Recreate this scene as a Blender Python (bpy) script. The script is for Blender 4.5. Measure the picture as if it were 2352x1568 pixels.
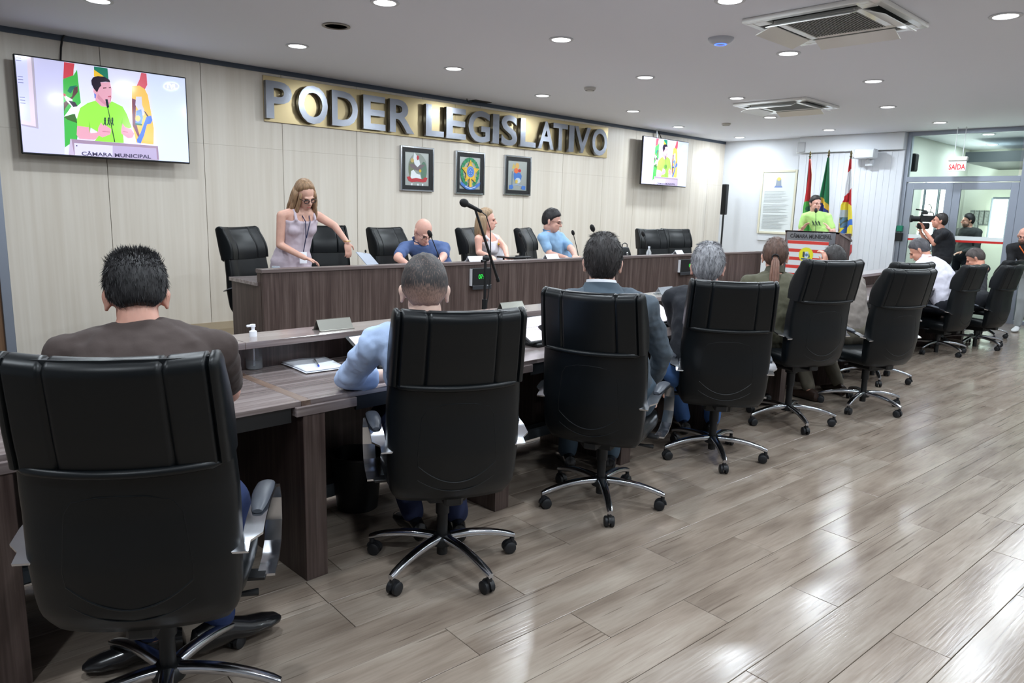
import bpy, math, random
import numpy as np
from mathutils import Vector, Matrix, Euler
random.seed(7)
R = math.radians
COL = bpy.context.scene.collection
for o in list(bpy.data.objects): bpy.data.objects.remove(o)

# ------------------------------------------------------------------ camera
F = 1674.7; YAW, PIT, ROL = R(43.803), R(10.198), R(1.603); CH = 1.55
_f = np.array([math.sin(YAW)*math.cos(PIT), math.cos(YAW)*math.cos(PIT), -math.sin(PIT)])
_r = np.array([math.cos(YAW), -math.sin(YAW), 0]); _u = np.cross(_r, _f)
_R = _r*math.cos(ROL)+_u*math.sin(ROL); _U = -_r*math.sin(ROL)+_u*math.cos(ROL)
cam = bpy.data.cameras.new('camera'); camo = bpy.data.objects.new('camera', cam); COL.objects.link(camo)
camo.matrix_world = Matrix(((_R[0], _U[0], -_f[0], 0), (_R[1], _U[1], -_f[1], 0), (_R[2], _U[2], -_f[2], CH), (0, 0, 0, 1)))
cam.sensor_width = 36; cam.lens = 36*F/2352; cam.clip_start = .05; cam.clip_end = 100
cam.dof.use_dof = True; cam.dof.focus_distance = 3.3; cam.dof.aperture_fstop = 8.0
bpy.context.scene.camera = camo

def at(px, py, x=None, y=None, z=None):
    """point of the room seen at photo pixel px,py on the plane x=, y= or z="""
    d = _f+_R*(px-1176)/F-_U*(py-784)/F; c = np.array([0, 0, CH])
    i, v = (0, x) if x is not None else (1, y) if y is not None else (2, z)
    return Vector(c+d*((v-c[i])/d[i]))

# ------------------------------------------------------------------ world, exposure
W = bpy.data.worlds.new('world'); bpy.context.scene.world = W; W.use_nodes = True
W.node_tree.nodes['Background'].inputs[0].default_value = (.85, .93, 1, 1)
W.node_tree.nodes['Background'].inputs[1].default_value = 1.0
vs = bpy.context.scene.view_settings
vs.view_transform = 'Standard'; vs.look = 'None'; vs.gamma = 1; vs.use_curve_mapping = False; vs.exposure = 0.0
LAMP_W = 13.0       # watts of each ceiling downlight

# room sizes
ZC = 3.03; YW = 8.1; XW = 13.6; DAIS = .15; XL = -4.0; YB = -6.0; XF = 18.9
S_ = 1.11
# ------------------------------------------------------------------ helpers
def lin(c):
    return tuple(((v/255)/12.92 if v/255 <= .04045 else ((v/255+.055)/1.055)**2.4) for v in c)+(1,)
def mat(name, col, rough=.5, metal=0, bump=0, bscale=40, emit=0, alpha=1, trans=0, coat=0, var=0, vscale=8, stretch=None, ior=1.45, sheen=0, rvar=0, bdist=.002):
    m = bpy.data.materials.new(name); m.use_nodes = True; nt = m.node_tree; b = nt.nodes['Principled BSDF']
    c = lin(col); b.inputs['Base Color'].default_value = c; b.inputs['Roughness'].default_value = rough
    b.inputs['Metallic'].default_value = metal; b.inputs['IOR'].default_value = ior
    if emit: b.inputs['Emission Color'].default_value = c; b.inputs['Emission Strength'].default_value = emit
    if trans: b.inputs['Transmission Weight'].default_value = trans
    if coat: b.inputs['Coat Weight'].default_value = coat; b.inputs['Coat Roughness'].default_value = .08
    if sheen: b.inputs['Sheen Weight'].default_value = sheen
    if alpha < 1: b.inputs['Alpha'].default_value = alpha
    if bump or var or rvar:
        tc = nt.nodes.new('ShaderNodeTexCoord'); mp = nt.nodes.new('ShaderNodeMapping'); nt.links.new(tc.outputs['Object'], mp.inputs[0])
        if stretch: mp.inputs['Scale'].default_value = stretch
    if bump:
        n = nt.nodes.new('ShaderNodeTexNoise'); n.inputs['Scale'].default_value = bscale; n.inputs['Detail'].default_value = 4
        bp = nt.nodes.new('ShaderNodeBump'); bp.inputs['Strength'].default_value = bump; bp.inputs['Distance'].default_value = bdist
        nt.links.new(mp.outputs[0], n.inputs['Vector']); nt.links.new(n.outputs[0], bp.inputs['Height']); nt.links.new(bp.outputs[0], b.inputs['Normal'])
    if var:
        n = nt.nodes.new('ShaderNodeTexNoise'); n.inputs['Scale'].default_value = vscale; n.inputs['Detail'].default_value = 3
        nt.links.new(mp.outputs[0], n.inputs['Vector'])
        cr = nt.nodes.new('ShaderNodeValToRGB'); nt.links.new(n.outputs[0], cr.inputs[0])
        cr.color_ramp.elements[0].position = .3; cr.color_ramp.elements[1].position = .7
        cr.color_ramp.elements[0].color = tuple(v*(1-var) for v in c[:3])+(1,); cr.color_ramp.elements[1].color = tuple(min(1, v*(1+var)) for v in c[:3])+(1,)
        nt.links.new(cr.outputs[0], b.inputs['Base Color'])
    return m
def wood(name, dark, mid, light, axis, rough=.4, sc=1.0, coat=0, fine=60):
    """streaky laminate, grain running along axis (0,1,2)"""
    m = bpy.data.materials.new(name); m.use_nodes = True; nt = m.node_tree; b = nt.nodes['Principled BSDF']
    tc = nt.nodes.new('ShaderNodeTexCoord'); mp = nt.nodes.new('ShaderNodeMapping'); nt.links.new(tc.outputs['Object'], mp.inputs[0])
    s = [1, 1, 1]; s[axis] = .03; mp.inputs['Scale'].default_value = s
    n1 = nt.nodes.new('ShaderNodeTexNoise'); n1.inputs['Scale'].default_value = 14*sc; n1.inputs['Detail'].default_value = 3
    n2 = nt.nodes.new('ShaderNodeTexNoise'); n2.inputs['Scale'].default_value = fine*sc; n2.inputs['Detail'].default_value = 5
    mx = nt.nodes.new('ShaderNodeMath'); mx.operation = 'ADD'; hf = nt.nodes.new('ShaderNodeMath'); hf.operation = 'MULTIPLY'; hf.inputs[1].default_value = .5
    for n in (n1, n2): nt.links.new(mp.outputs[0], n.inputs['Vector'])
    nt.links.new(n1.outputs[0], mx.inputs[0]); nt.links.new(n2.outputs[0], mx.inputs[1]); nt.links.new(mx.outputs[0], hf.inputs[0])
    cr = nt.nodes.new('ShaderNodeValToRGB'); nt.links.new(hf.outputs[0], cr.inputs[0]); e = cr.color_ramp.elements
    e[0].position = .36; e[0].color = lin(dark); e[1].position = .66; e[1].color = lin(light)
    k = e.new(.5); k.color = lin(mid)
    nt.links.new(cr.outputs[0], b.inputs['Base Color']); b.inputs['Roughness'].default_value = rough
    if coat: b.inputs['Coat Weight'].default_value = coat; b.inputs['Coat Roughness'].default_value = .15
    return m
def plankmat():
    m = bpy.data.materials.new('wood_look_tile'); m.use_nodes = True; nt = m.node_tree; b = nt.nodes['Principled BSDF']
    N = nt.nodes.new; Lk = nt.links.new
    tc = N('ShaderNodeTexCoord'); oi = N('ShaderNodeObjectInfo'); ad = N('ShaderNodeVectorMath'); ad.operation = 'ADD'
    cb = N('ShaderNodeCombineXYZ'); mu = N('ShaderNodeMath'); mu.operation = 'MULTIPLY'; mu.inputs[1].default_value = 91
    Lk(oi.outputs['Random'], mu.inputs[0]); Lk(mu.outputs[0], cb.inputs[0]); Lk(mu.outputs[0], cb.inputs[1])
    Lk(tc.outputs['Object'], ad.inputs[0]); Lk(cb.outputs[0], ad.inputs[1])
    def ns(scale, vec, det=4, dist=0):
        mp = N('ShaderNodeMapping'); mp.inputs['Scale'].default_value = vec; Lk(ad.outputs[0], mp.inputs[0])
        n = N('ShaderNodeTexNoise'); n.inputs['Scale'].default_value = scale; n.inputs['Detail'].default_value = det; n.inputs['Distortion'].default_value = dist
        Lk(mp.outputs[0], n.inputs['Vector']); return n
    a = ns(2.6, (.55, 3.2, 1), 5, .15)
    cr = N('ShaderNodeValToRGB'); Lk(a.outputs[0], cr.inputs[0]); e = cr.color_ramp.elements
    e[0].position = .32; e[0].color = lin((122, 109, 98)); e[1].position = .68; e[1].color = lin((156, 145, 133)); k = e.new(.5); k.color = lin((142, 129, 117))
    g = ns(44, (.03, 1.5, 1), 3, .35)     # long dark grain cracks
    cg = N('ShaderNodeValToRGB'); Lk(g.outputs[0], cg.inputs[0]); e = cg.color_ramp.elements
    e[0].position = .33; e[0].color = (.42, .39, .37, 1); e[1].position = .36; e[1].color = (1, 1, 1, 1)
    mx = N('ShaderNodeMixRGB'); mx.blend_type = 'MULTIPLY'; mx.inputs[0].default_value = .75; Lk(cr.outputs[0], mx.inputs[1]); Lk(cg.outputs[0], mx.inputs[2])
    f = ns(60, (.12, 1.5, 1), 5)
    cf = N('ShaderNodeValToRGB'); Lk(f.outputs[0], cf.inputs[0]); e = cf.color_ramp.elements; e[0].position = .3; e[0].color = (.82, .8, .79, 1); e[1].position = .6; e[1].color = (1.0, 1, 1, 1)
    m2 = N('ShaderNodeMixRGB'); m2.blend_type = 'MULTIPLY'; m2.inputs[0].default_value = .7; Lk(mx.outputs[0], m2.inputs[1]); Lk(cf.outputs[0], m2.inputs[2])
    hv = N('ShaderNodeHueSaturation'); mr = N('ShaderNodeMapRange'); mr.inputs['To Min'].default_value = .92; mr.inputs['To Max'].default_value = 1.08
    Lk(oi.outputs['Random'], mr.inputs[0]); Lk(mr.outputs[0], hv.inputs['Value']); Lk(m2.outputs[0], hv.inputs['Color']); Lk(hv.outputs[0], b.inputs['Base Color'])
    rr = N('ShaderNodeMapRange'); rr.inputs['To Min'].default_value = .11; rr.inputs['To Max'].default_value = .27; Lk(f.outputs[0], rr.inputs[0]); Lk(rr.outputs[0], b.inputs['Roughness'])
    bp = N('ShaderNodeBump'); bp.inputs['Strength'].default_value = .25; bp.inputs['Distance'].default_value = .0015; Lk(f.outputs[0], bp.inputs['Height']); Lk(bp.outputs[0], b.inputs['Normal'])
    b.inputs['IOR'].default_value = 1.5
    return m

class MB:
    def __init__(s): s.v = []; s.f = []; s.m = []; s.cur = 0
    def add(s, vs_, fs): o = len(s.v); s.v += [tuple(v) for v in vs_]; s.f += [tuple(i+o for i in f) for f in fs]; s.m += [s.cur]*len(fs); return s
    def box(s, x0, x1, y0, y1, z0, z1, M=None):
        vs_ = [Vector((x, y, z)) for x in (x0, x1) for y in (y0, y1) for z in (z0, z1)]
        if M: vs_ = [M @ v for v in vs_]
        return s.add(vs_, [(0, 1, 3, 2), (4, 6, 7, 5), (0, 4, 5, 1), (2, 3, 7, 6), (0, 2, 6, 4), (1, 5, 7, 3)])
    def rbox(s, x0, x1, y0, y1, z0, z1, r=.01, M=None):      # box with chamfered edges
        vs_ = []
        X, Y, Z = (x0, x1), (y0, y1), (z0, z1)
        idx = {}
        for i in (0, 1):
            for j in (0, 1):
                for k in (0, 1):
                    sx, sy, sz = (1, -1)[i], (1, -1)[j], (1, -1)[k]
                    for a, d in enumerate(((0, sy*r, sz*r), (sx*r, 0, sz*r), (sx*r, sy*r, 0))):
                        idx[(i, j, k, a)] = len(vs_); v = Vector((X[i]+d[0], Y[j]+d[1], Z[k]+d[2])); vs_.append(M @ v if M else v)
        F_ = []
        for i in (0, 1):
            q = [idx[(i, j, k, 0)] for j, k in ((0, 0), (1, 0), (1, 1), (0, 1))]; F_.append(q if i else q[::-1])
            q = [idx[(j, i, k, 1)] for j, k in ((0, 0), (1, 0), (1, 1), (0, 1))]; F_.append(q[::-1] if i else q)
            q = [idx[(j, k, i, 2)] for j, k in ((0, 0), (1, 0), (1, 1), (0, 1))]; F_.append(q if i else q[::-1])
        for i in (0, 1):
            for j in (0, 1):
                F_.append([idx[(i, j, 0, 0)], idx[(i, j, 1, 0)], idx[(i, j, 1, 1)], idx[(i, j, 0, 1)]])
                F_.append([idx[(i, 0, j, 0)], idx[(i, 1, j, 0)], idx[(i, 1, j, 2)], idx[(i, 0, j, 2)]])
                F_.append([idx[(0, i, j, 1)], idx[(1, i, j, 1)], idx[(1, i, j, 2)], idx[(0, i, j, 2)]])
                for k in (0, 1): F_.append([idx[(i, j, k, 0)], idx[(i, j, k, 1)], idx[(i, j, k, 2)]])
        return s.add(vs_, F_)
    def rings(s, rs, cap=True, closed=False):
        n = len(rs[0]); vs_ = [p for r in rs for p in r]; F_ = []; m = len(rs)
        for i in range(m if closed else m-1):
            a, b = i*n, ((i+1) % m)*n
            for j in range(n): F_.append((a+j, a+(j+1) % n, b+(j+1) % n, b+j))
        if cap and not closed: F_.append(tuple(range(n))[::-1]); F_.append(tuple(range((m-1)*n, m*n)))
        return s.add(vs_, F_)
    def tube(s, pts, r, n=8, cap=True):
        pts = [Vector(p) for p in pts]; rs = []
        rr = r if isinstance(r, (list, tuple)) else [r]*len(pts)
        up = None
        for i, p in enumerate(pts):
            t = (pts[min(i+1, len(pts)-1)]-pts[max(i-1, 0)]).normalized()
            if up is None: up = Vector((0, 0, 1)) if abs(t.z) < .9 else Vector((1, 0, 0))
            a = t.cross(up).normalized(); b = a.cross(t).normalized(); up = b
            rs.append([p+(a*math.cos(2*math.pi*k/n)+b*math.sin(2*math.pi*k/n))*rr[i] for k in range(n)])
        return s.rings(rs, cap)
    def cyl(s, p0, p1, r0, r1=None, n=16): return s.tube([p0, p1], [r0, r0 if r1 is None else r1], n)
    def cap_(s, p0, p1, r0, r1, n=12):       # tapered capsule
        p0, p1 = Vector(p0), Vector(p1); d = (p1-p0); L = max(d.length, 1e-5); d /= L
        P, Q = [], []
        for k in range(5): a = math.pi/2*(1-k/4); P.append(p0-d*r0*math.sin(a)); Q.append(max(r0*math.cos(a), r0*.02))
        for k in range(5): a = math.pi/2*(k/4); P.append(p1+d*r1*math.sin(a)); Q.append(max(r1*math.cos(a), r1*.02))
        up = Vector((0, 0, 1)) if abs(d.z) < .9 else Vector((1, 0, 0)); a_ = d.cross(up).normalized(); b_ = a_.cross(d)
        return s.rings([[p+(a_*math.cos(2*math.pi*k/n)+b_*math.sin(2*math.pi*k/n))*q for k in range(n)] for p, q in zip(P, Q)])
    def ell(s, c, r, M=None, nu=16, nv=10, fn=None):
        c = Vector(c); rs = []
        for i in range(nv+1):
            th = math.pi*(i/nv) if 0 < i < nv else (0.03 if i == 0 else math.pi-.03)
            ring = []
            for j in range(nu):
                ph = 2*math.pi*j/nu; v = Vector((math.sin(th)*math.cos(ph), math.sin(th)*math.sin(ph), math.cos(th)))
                k = fn(v) if fn else 1
                v = Vector((v.x*r[0]*k, v.y*r[1]*k, v.z*r[2]*k))
                if M: v = M @ v
                ring.append(c+v)
            rs.append(ring)
        return s.rings(rs)
    def lathe(s, prof, c=(0, 0, 0), n=20):
        c = Vector(c); return s.rings([[c+Vector((r*math.cos(2*math.pi*k/n), r*math.sin(2*math.pi*k/n), z)) for k in range(n)] for r, z in prof])
    def xf(s, M): s.v = [tuple(M @ Vector(v)) for v in s.v]; return s
    def build(s, name, mats, parent=None, smooth=True, loc=None, rz=0, bev=0, ang=40):
        me = bpy.data.meshes.new(name); me.from_pydata(s.v, [], s.f); me.update()
        for m in (mats if isinstance(mats, (list, tuple)) else [mats]): me.materials.append(m)
        if any(s.m): me.polygons.foreach_set('material_index', s.m)
        if smooth: me.polygons.foreach_set('use_smooth', [True]*len(me.polygons))
        o = bpy.data.objects.new(name, me); COL.objects.link(o)
        if smooth and ang < 180: me.set_sharp_from_angle(angle=R(ang))
        if parent: o.parent = parent
        if loc is not None: o.location = loc
        o.rotation_euler.z = rz
        if bev:
            b = o.modifiers.new('bevel', 'BEVEL'); b.width = bev; b.segments = 2; b.limit_method = 'ANGLE'
        return o
def tag(o, label=None, cat=None, group=None, kind=None):
    if label: o['label'] = label
    if cat: o['category'] = cat
    if group: o['group'] = group
    if kind: o['kind'] = kind
    return o
def empty(name, loc=(0, 0, 0), rz=0, label=None, cat=None, group=None):
    o = bpy.data.objects.new(name, None); COL.objects.link(o); o.location = loc; o.rotation_euler.z = rz; o.empty_display_size = .1
    return tag(o, label, cat, group)
def copy_tree(o, parent=None):
    c = o.copy(); COL.objects.link(c); c.parent = parent
    for ch in o.children: copy_tree(ch, c)
    return c
def struct(mb, name, m, parent=None, **k):
    o = mb.build(name, m, parent, **k)
    if not parent: o['kind'] = 'structure'
    return o
def shapes_mesh(name, shapes, fn, parent, step=.0006, emit=0, rough=.4, metal=0):
    """flat print: list of (rgb, polygon) laid on a surface by fn(u,v,height)"""
    mb = MB(); mats = []; keys = {}
    for i, (c, poly) in enumerate(shapes):
        if c not in keys:
            keys[c] = len(mats); mats.append(mat('print', c, rough, metal, emit=emit))
        mb.cur = keys[c]
        mb.add([fn(p[0], p[1], (i+1)*step) for p in poly], [tuple(range(len(poly)))])
    return mb.build(name, mats, parent, smooth=False)
def circ(cx, cy, rx, ry=None, n=20, a0=0, a1=360):
    ry = rx if ry is None else ry
    return [(cx+rx*math.cos(R(a0+(a1-a0)*k/n)), cy+ry*math.sin(R(a0+(a1-a0)*k/n))) for k in range(n)]
def text_obj(name, s, size, M, m, parent, extrude=0, offset=0, sx=1, align='CENTER', bevel=0):
    cu = bpy.data.curves.new(name, 'FONT'); cu.body = s; cu.size = size; cu.extrude = extrude; cu.offset = offset; cu.align_x = align; cu.bevel_depth = bevel
    cu.resolution_u = 4
    o = bpy.data.objects.new(name, cu); COL.objects.link(o); bpy.context.view_layer.update()
    me = bpy.data.meshes.new_from_object(o.evaluated_get(bpy.context.evaluated_depsgraph_get())); bpy.data.objects.remove(o)
    me.transform(M @ Matrix.Diagonal((sx, 1, 1, 1))); me.materials.clear(); me.materials.append(m)
    o = bpy.data.objects.new(name, me); COL.objects.link(o)
    if parent: o.parent = parent
    return o
def basis(ox, ux, uy, uz):
    M = Matrix((ux, uy, uz)).transposed().to_4x4(); M.translation = Vector(ox); return M

# ------------------------------------------------------------------ materials
M_wallwood = wood('beige_laminate', (208, 198, 184), (214, 205, 192), (221, 213, 201), 2, .42, .8, fine=30)
M_white = mat('white_paint', (212, 215, 220), .6, bump=.05, bscale=90)
M_ceil = mat('ceiling_paint', (234, 237, 246), .7, bump=.05, bscale=60)
M_gap_shade = mat('gap_shade_grey', (72, 82, 96), .5)
M_alu = mat('grey_aluminium', (150, 157, 170), .38, .55)
M_wv = wood('dark_laminate_vertical', (58, 45, 42), (76, 62, 58), (100, 86, 81), 2, .38, 1.3, fine=70)
M_wx = wood('dark_laminate_horizontal', (104, 92, 90), (130, 118, 116), (154, 143, 141), 0, .2, 1.2, fine=60, coat=.4)  # base colour lightened to stand in for reflections on the desk tops
M_wdark = wood('dark_carcass', (40, 29, 27), (54, 40, 37), (66, 51, 47), 2, .4, 1.2)
M_joint = wood('joint_strip', (100, 80, 70), (122, 102, 90), (136, 116, 104), 1, .35, 1.0)
M_black = mat('black_plastic', (20, 21, 23), .45)
M_blackm = mat('black_matte', (14, 14, 15), .7)
M_leather = mat('black_leather', (7, 11, 14), .38, bump=.25, bscale=260, bdist=.0006)
M_leather.node_tree.nodes['Principled BSDF'].inputs['Specular IOR Level'].default_value = .38
M_pad = mat('grey_pad', (72, 76, 84), .4)
M_chrome = mat('polished_aluminium', (205, 208, 214), .16, 1)
M_steel = mat('brushed_steel', (168, 170, 176), .28, 1, bump=.1, bscale=30, stretch=(1, 1, 30))
M_gold = mat('gold_plate', (180, 162, 124), .3, .75)
M_glass = mat('window_glass', (232, 244, 240), .02, trans=1, ior=1.02)
M_paper = mat('white_paper', (236, 240, 248), .6)
M_silver = mat('silver_plate', (176, 176, 168), .25, .9)
M_wheel = mat('caster_rubber', (28, 29, 32), .5)
M_lamp = mat('lamp_diffuser', (255, 255, 255), .5, emit=10)
M_floor = plankmat()
M_grout = mat('grout', (62, 56, 52), .8)
M_clear = mat('clear_plastic', (236, 242, 248), .06, trans=.78, ior=1.35)

# ------------------------------------------------------------------ room shell
struct(MB().box(XL, XF, YB, YW+.2, -.12, -.012), 'floor', M_grout)
floor = bpy.data.objects['floor']
struct(MB().box(XL, XF, YB, YW+.2, ZC, ZC+.12), 'ceiling', M_ceil)
wb = struct(MB().box(XL, XF, YW+.02, YW+.2, 0, ZC+.02), 'wall_back', mat('wall_core', (60, 58, 56), .8))
# laminate panels with joints
jx = [1.29, 2.18, 3.13, 4.03, 5.01, 6.01, 7.02, 7.92, 8.78, 9.78, 10.65, 11.52, 12.43, 13.04, XW]
zt = ZC-.05; zj = 1.55+(2.10-1.55)*S_
for a, b in zip(jx[:-1], jx[1:]):
    for z0, z1 in ((0.0, zj-.0006), (zj+.0006, zt)):
        MB().box(a+.003, b-.003, YW, YW+.03, z0, z1).build('panel', M_wallwood, wb, smooth=False)
struct(MB().box(1.25, XW, YW-.012, YW+.03, ZC-.05, ZC-.0), 'trim_1', M_gap_shade)  # strip coloured dark to stand in for the recessed shadow gap at the ceiling
struct(MB().box(1.21, 1.29, YW-.03, YW+.03, 0, ZC), 'trim_2', M_alu, bev=.004)
MB().box(XL, 1.21, YW, YW+.03, 0, ZC-.0).build('panel', wood('brown_door_wood', (92, 66, 48), (118, 88, 64), (135, 104, 78), 2, .4), wb, smooth=False)
# right wall: solid part and glazed door part
DY0, DY1 = 2.95, 4.60      # door opening in y
wr = struct(MB().box(XW, XW+.15, DY1, YW+.02, 0, ZC), 'wall_right', M_white)
MB().box(XW, XW+.15, YB, -1.2, 0, ZC).build('panel', M_white, wr, smooth=False)
struct(MB().box(XL-.1, XL, YB, YW+.2, 0, ZC), 'wall_left', M_white)
struct(MB().box(XL, XW+.1, YB-.1, YB, 0, ZC), 'wall_front', M_white)
struct(MB().box(XW-.02, XW, 4.9, YW, 0, .08), 'baseboard_right', M_white)
# dais
struct(MB().box(2.35, XW, 5.42, YW, 0, DAIS).box(10.35, XW, 3.95, 5.42, 0, DAIS), 'trim_3', mat('dais_floor', (140, 124, 102), .5), bev=.004)
struct(MB().box(2.3, XW, YW-.012, YW, DAIS, DAIS+.08), 'baseboard_back', mat('baseboard_wood', (176, 160, 136), .5))

# floor planks, laid 3.26 degrees off the walls
TH = R(-3.26); Mp = Matrix.Rotation(TH, 4, 'Z'); PW = .2125; PL = 1.13
known = {0: 2.79, 1: 3.264, 2: 2.81, 3: 2.35, 4: 1.91, 5: 2.59, 6: 1.857}
g = .0022
pm = MB().rbox(0, PL-g, 0, PW-g, -.012, 0, .0012).build('plank', M_floor, floor, smooth=False)
spots = []
for n in range(-26, 24):
    v0 = .7715+PW*n; u0 = known.get(n, random.random()*PL)
    for k in range(-5, 13):
        u = u0+PL*k; c = Mp @ Vector((u+PL/2, v0+PW/2, 0))
        if not (XL < c.x < XW+.6 and YB < c.y < 5.6): continue
        d = np.array(c)-np.array([0, 0, CH]); zz = d @ _f
        vis = zz > .3 and abs(d @ _R)/zz < .80 and -(d @ _U)/zz < .56
        spots.append((0 if vis else 1, d @ d, u, v0))
spots.sort()
first = True
for i, (q, dd, u, v0) in enumerate(spots[:300]):
    o = pm if first else pm.copy()
    if not first: COL.objects.link(o)
    first = False
    o.parent = floor; o.location = Mp @ Vector((u, v0, random.uniform(-.0004, .0004))); o.rotation_euler.z = TH
st = MB()
for q, dd, u, v0 in spots[300:]:
    st.rbox(u, u+PL-g, v0, v0+PW-g, -.012, 0, .0012)
so = st.build('plank_field', M_floor, floor, smooth=False); so.rotation_euler.z = TH; so['kind'] = 'stuff'

# ------------------------------------------------------------------ ceiling lights
def downlight(x, y, i, label):
    t = empty('downlight', (x, y, ZC), 0, label, 'ceiling light', 'recessed round downlights in the ceiling')
    if i == 0:
        MB().lathe([(.105, 0), (.108, -.004), (.105, -.008), (.082, -.008), (.080, -.001)], n=32).build('trim_ring', M_white, t)
        MB().lathe([(.0, -.003), (.082, -.003), (.082, -.0022), (.0, -.0022)], n=32).build('diffuser', M_lamp, t)
        downlight.proto = t
    else:
        for ch in downlight.proto.children: c = ch.copy(); COL.objects.link(c); c.parent = t
    l = bpy.data.lights.new('lamp', 'AREA'); l.shape = 'DISK'; l.size = .16; l.energy = LAMP_W; l.color = (.84, .93, 1.0)
    lo = bpy.data.objects.new('lamp', l); COL.objects.link(lo); lo.parent = t; lo.location = (0, 0, -.012)
pxl = [(683, 105), (225, 0), (884, 5), (1042, 157), (1246, 219), (1289, 90), (1482, 177), (1454, 255), (1558, 291), (1699, 315), (1692, 225), (1769, 269), (1904, 298), (1677, 0), (1811, 122), (2006, 186), (2039, 245), (2159, 281), (2310, 36)]
names = ['round downlight above the right end of the large screen', 'round downlight cut by the top edge above the large screen', 'round downlight cut by the top edge left of centre',
 'round downlight above the letters at the middle of the sign', 'round downlight over the right half of the sign', 'round downlight in the middle of the ceiling, alone in its patch', 'round downlight left of the dome with the blue light, below it',
 'round downlight nearest above the right end of the sign', 'round downlight just above the small screen', 'round downlight nearest the corner of the white wall', 'round downlight left of the far ceiling air conditioner',
 'round downlight just below the far ceiling air conditioner', 'round downlight above the three flags', 'round downlight at the top edge left of the near air conditioner', 'round downlight just below the near ceiling air conditioner',
 'round downlight right of the middle between both air conditioners', 'round downlight right of the far ceiling air conditioner', 'round downlight nearest above the glass door', 'large bright downlight nearest the top right corner']
for i, (a, b) in enumerate(pxl):
    p = at(a, b, z=ZC); downlight(p.x, p.y, i, names[i])
n0 = len(pxl)
for x, y in [(1.2, 4.4), (2.9, 2.7), (1.0, 2.7), (-.9, 2.7), (4.5, 1.2), (2.7, .9), (.9, .9), (-.9, .9), (8.3, 1.6), (10.2, 1.7), (12.2, 1.8), (1, -1), (3, -1), (5, -1), (7, -.6), (9, -.4), (11, -.2), (3, -3), (6, -3), (9, -3), (12, -2.5)]:
    downlight(x, y, 1, 'round downlight in the ceiling behind the viewer')

# ------------------------------------------------------------------ glazed partition in the right wall
XG = 17.5; YL = 4.75
def frame_bar(y0, y1, z0, z1, name, parent, x0=XW-.02, x1=XW+.08): return MB().box(x0, x1, y0, y1, z0, z1).build(name, M_alu, parent, bev=.004)
w1 = struct(MB().box(XW-.02, XW+.08, 4.585, 4.645, 0, ZC), 'window_1', M_alu, bev=.004)      # jamb beside the white wall
frame_bar(2.95, 4.585, 2.205, 2.29, 'transom_bar', w1); frame_bar(2.95, 4.585, ZC-.07, ZC, 'head_bar', w1)
MB().box(XW+.025, XW+.032, 3.0, 4.585, 2.29, ZC-.07).build('pane', M_glass, w1, smooth=False)
frame_bar(2.78, 2.95, 0, ZC, 'mullion', w1)
w2 = struct(MB().box(XW-.02, XW+.08, -1.2, 2.78, ZC-.07, ZC), 'window_2', M_alu, bev=.004)
frame_bar(-1.2, 2.78, 2.205, 2.27, 'transom_bar', w2); frame_bar(-1.2, 2.78, 0, .06, 'sill_bar', w2)
for y in (1.3, 0.05, -1.2): frame_bar(y, y+.07, 0, ZC, 'mullion', w2)
for y0, y1 in ((1.37, 2.78), (.12, 1.3), (-1.13, .05)):
    MB().box(XW+.025, XW+.032, y0, y1, .06, 2.205).build('pane', M_glass, w2, smooth=False)
    MB().box(XW+.025, XW+.032, y0, y1, 2.27, ZC-.07).build('pane', M_glass, w2, smooth=False)
def door(n, y0, y1, hy, strip):
    d = struct(MB().box(XW, XW+.05, y0, y0+.11, .01, 2.19).box(XW, XW+.05, y1-.11, y1, .01, 2.19).box(XW, XW+.05, y0+.11, y1-.11, 2.08, 2.19).box(XW, XW+.05, y0+.11, y1-.11, .01, .2), n, M_alu, bev=.004)
    MB().box(XW+.022, XW+.028, y0+.11, y1-.11, .2, 2.08).build('pane', M_glass, d, smooth=False)
    if strip:
        MB().box(XW+.016, XW+.021, y0+.11, y1-.11, 1.27, 1.335).build('safety_strip', mat('strip_white', (225, 232, 232), .6), d, smooth=False)
        MB().box(XW+.016, XW+.021, y0+.11, y1-.11, 1.235, 1.27).build('safety_strip', mat('strip_red', (200, 38, 32), .5), d, smooth=False)
    else:
        MB().box(XW+.016, XW+.021, y0+.11, y1-.11, 1.27, 1.335).build('safety_strip', mat('strip_white', (225, 232, 232), .6), d, smooth=False)
        MB().box(XW+.016, XW+.021, y0+.11, y1-.11, 1.235, 1.27).build('safety_strip', mat('strip_red', (200, 38, 32), .5), d, smooth=False)
    MB().cyl((XW, hy, 1.02), (XW-.05, hy, 1.02), .012).cyl((XW-.05, hy+.01, 1.02), (XW-.05, hy-.11, 1.02), .009).cyl((XW, hy, 1.02), (XW-.008, hy, 1.02), .024).cyl((XW, hy, .93), (XW-.006, hy, .93), .014).build('door_handle', M_chrome, d)
    return d
door('door_1', 3.87, 4.58, 3.92, True); door('door_2', 2.955, 3.865, 3.81, True)

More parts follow.
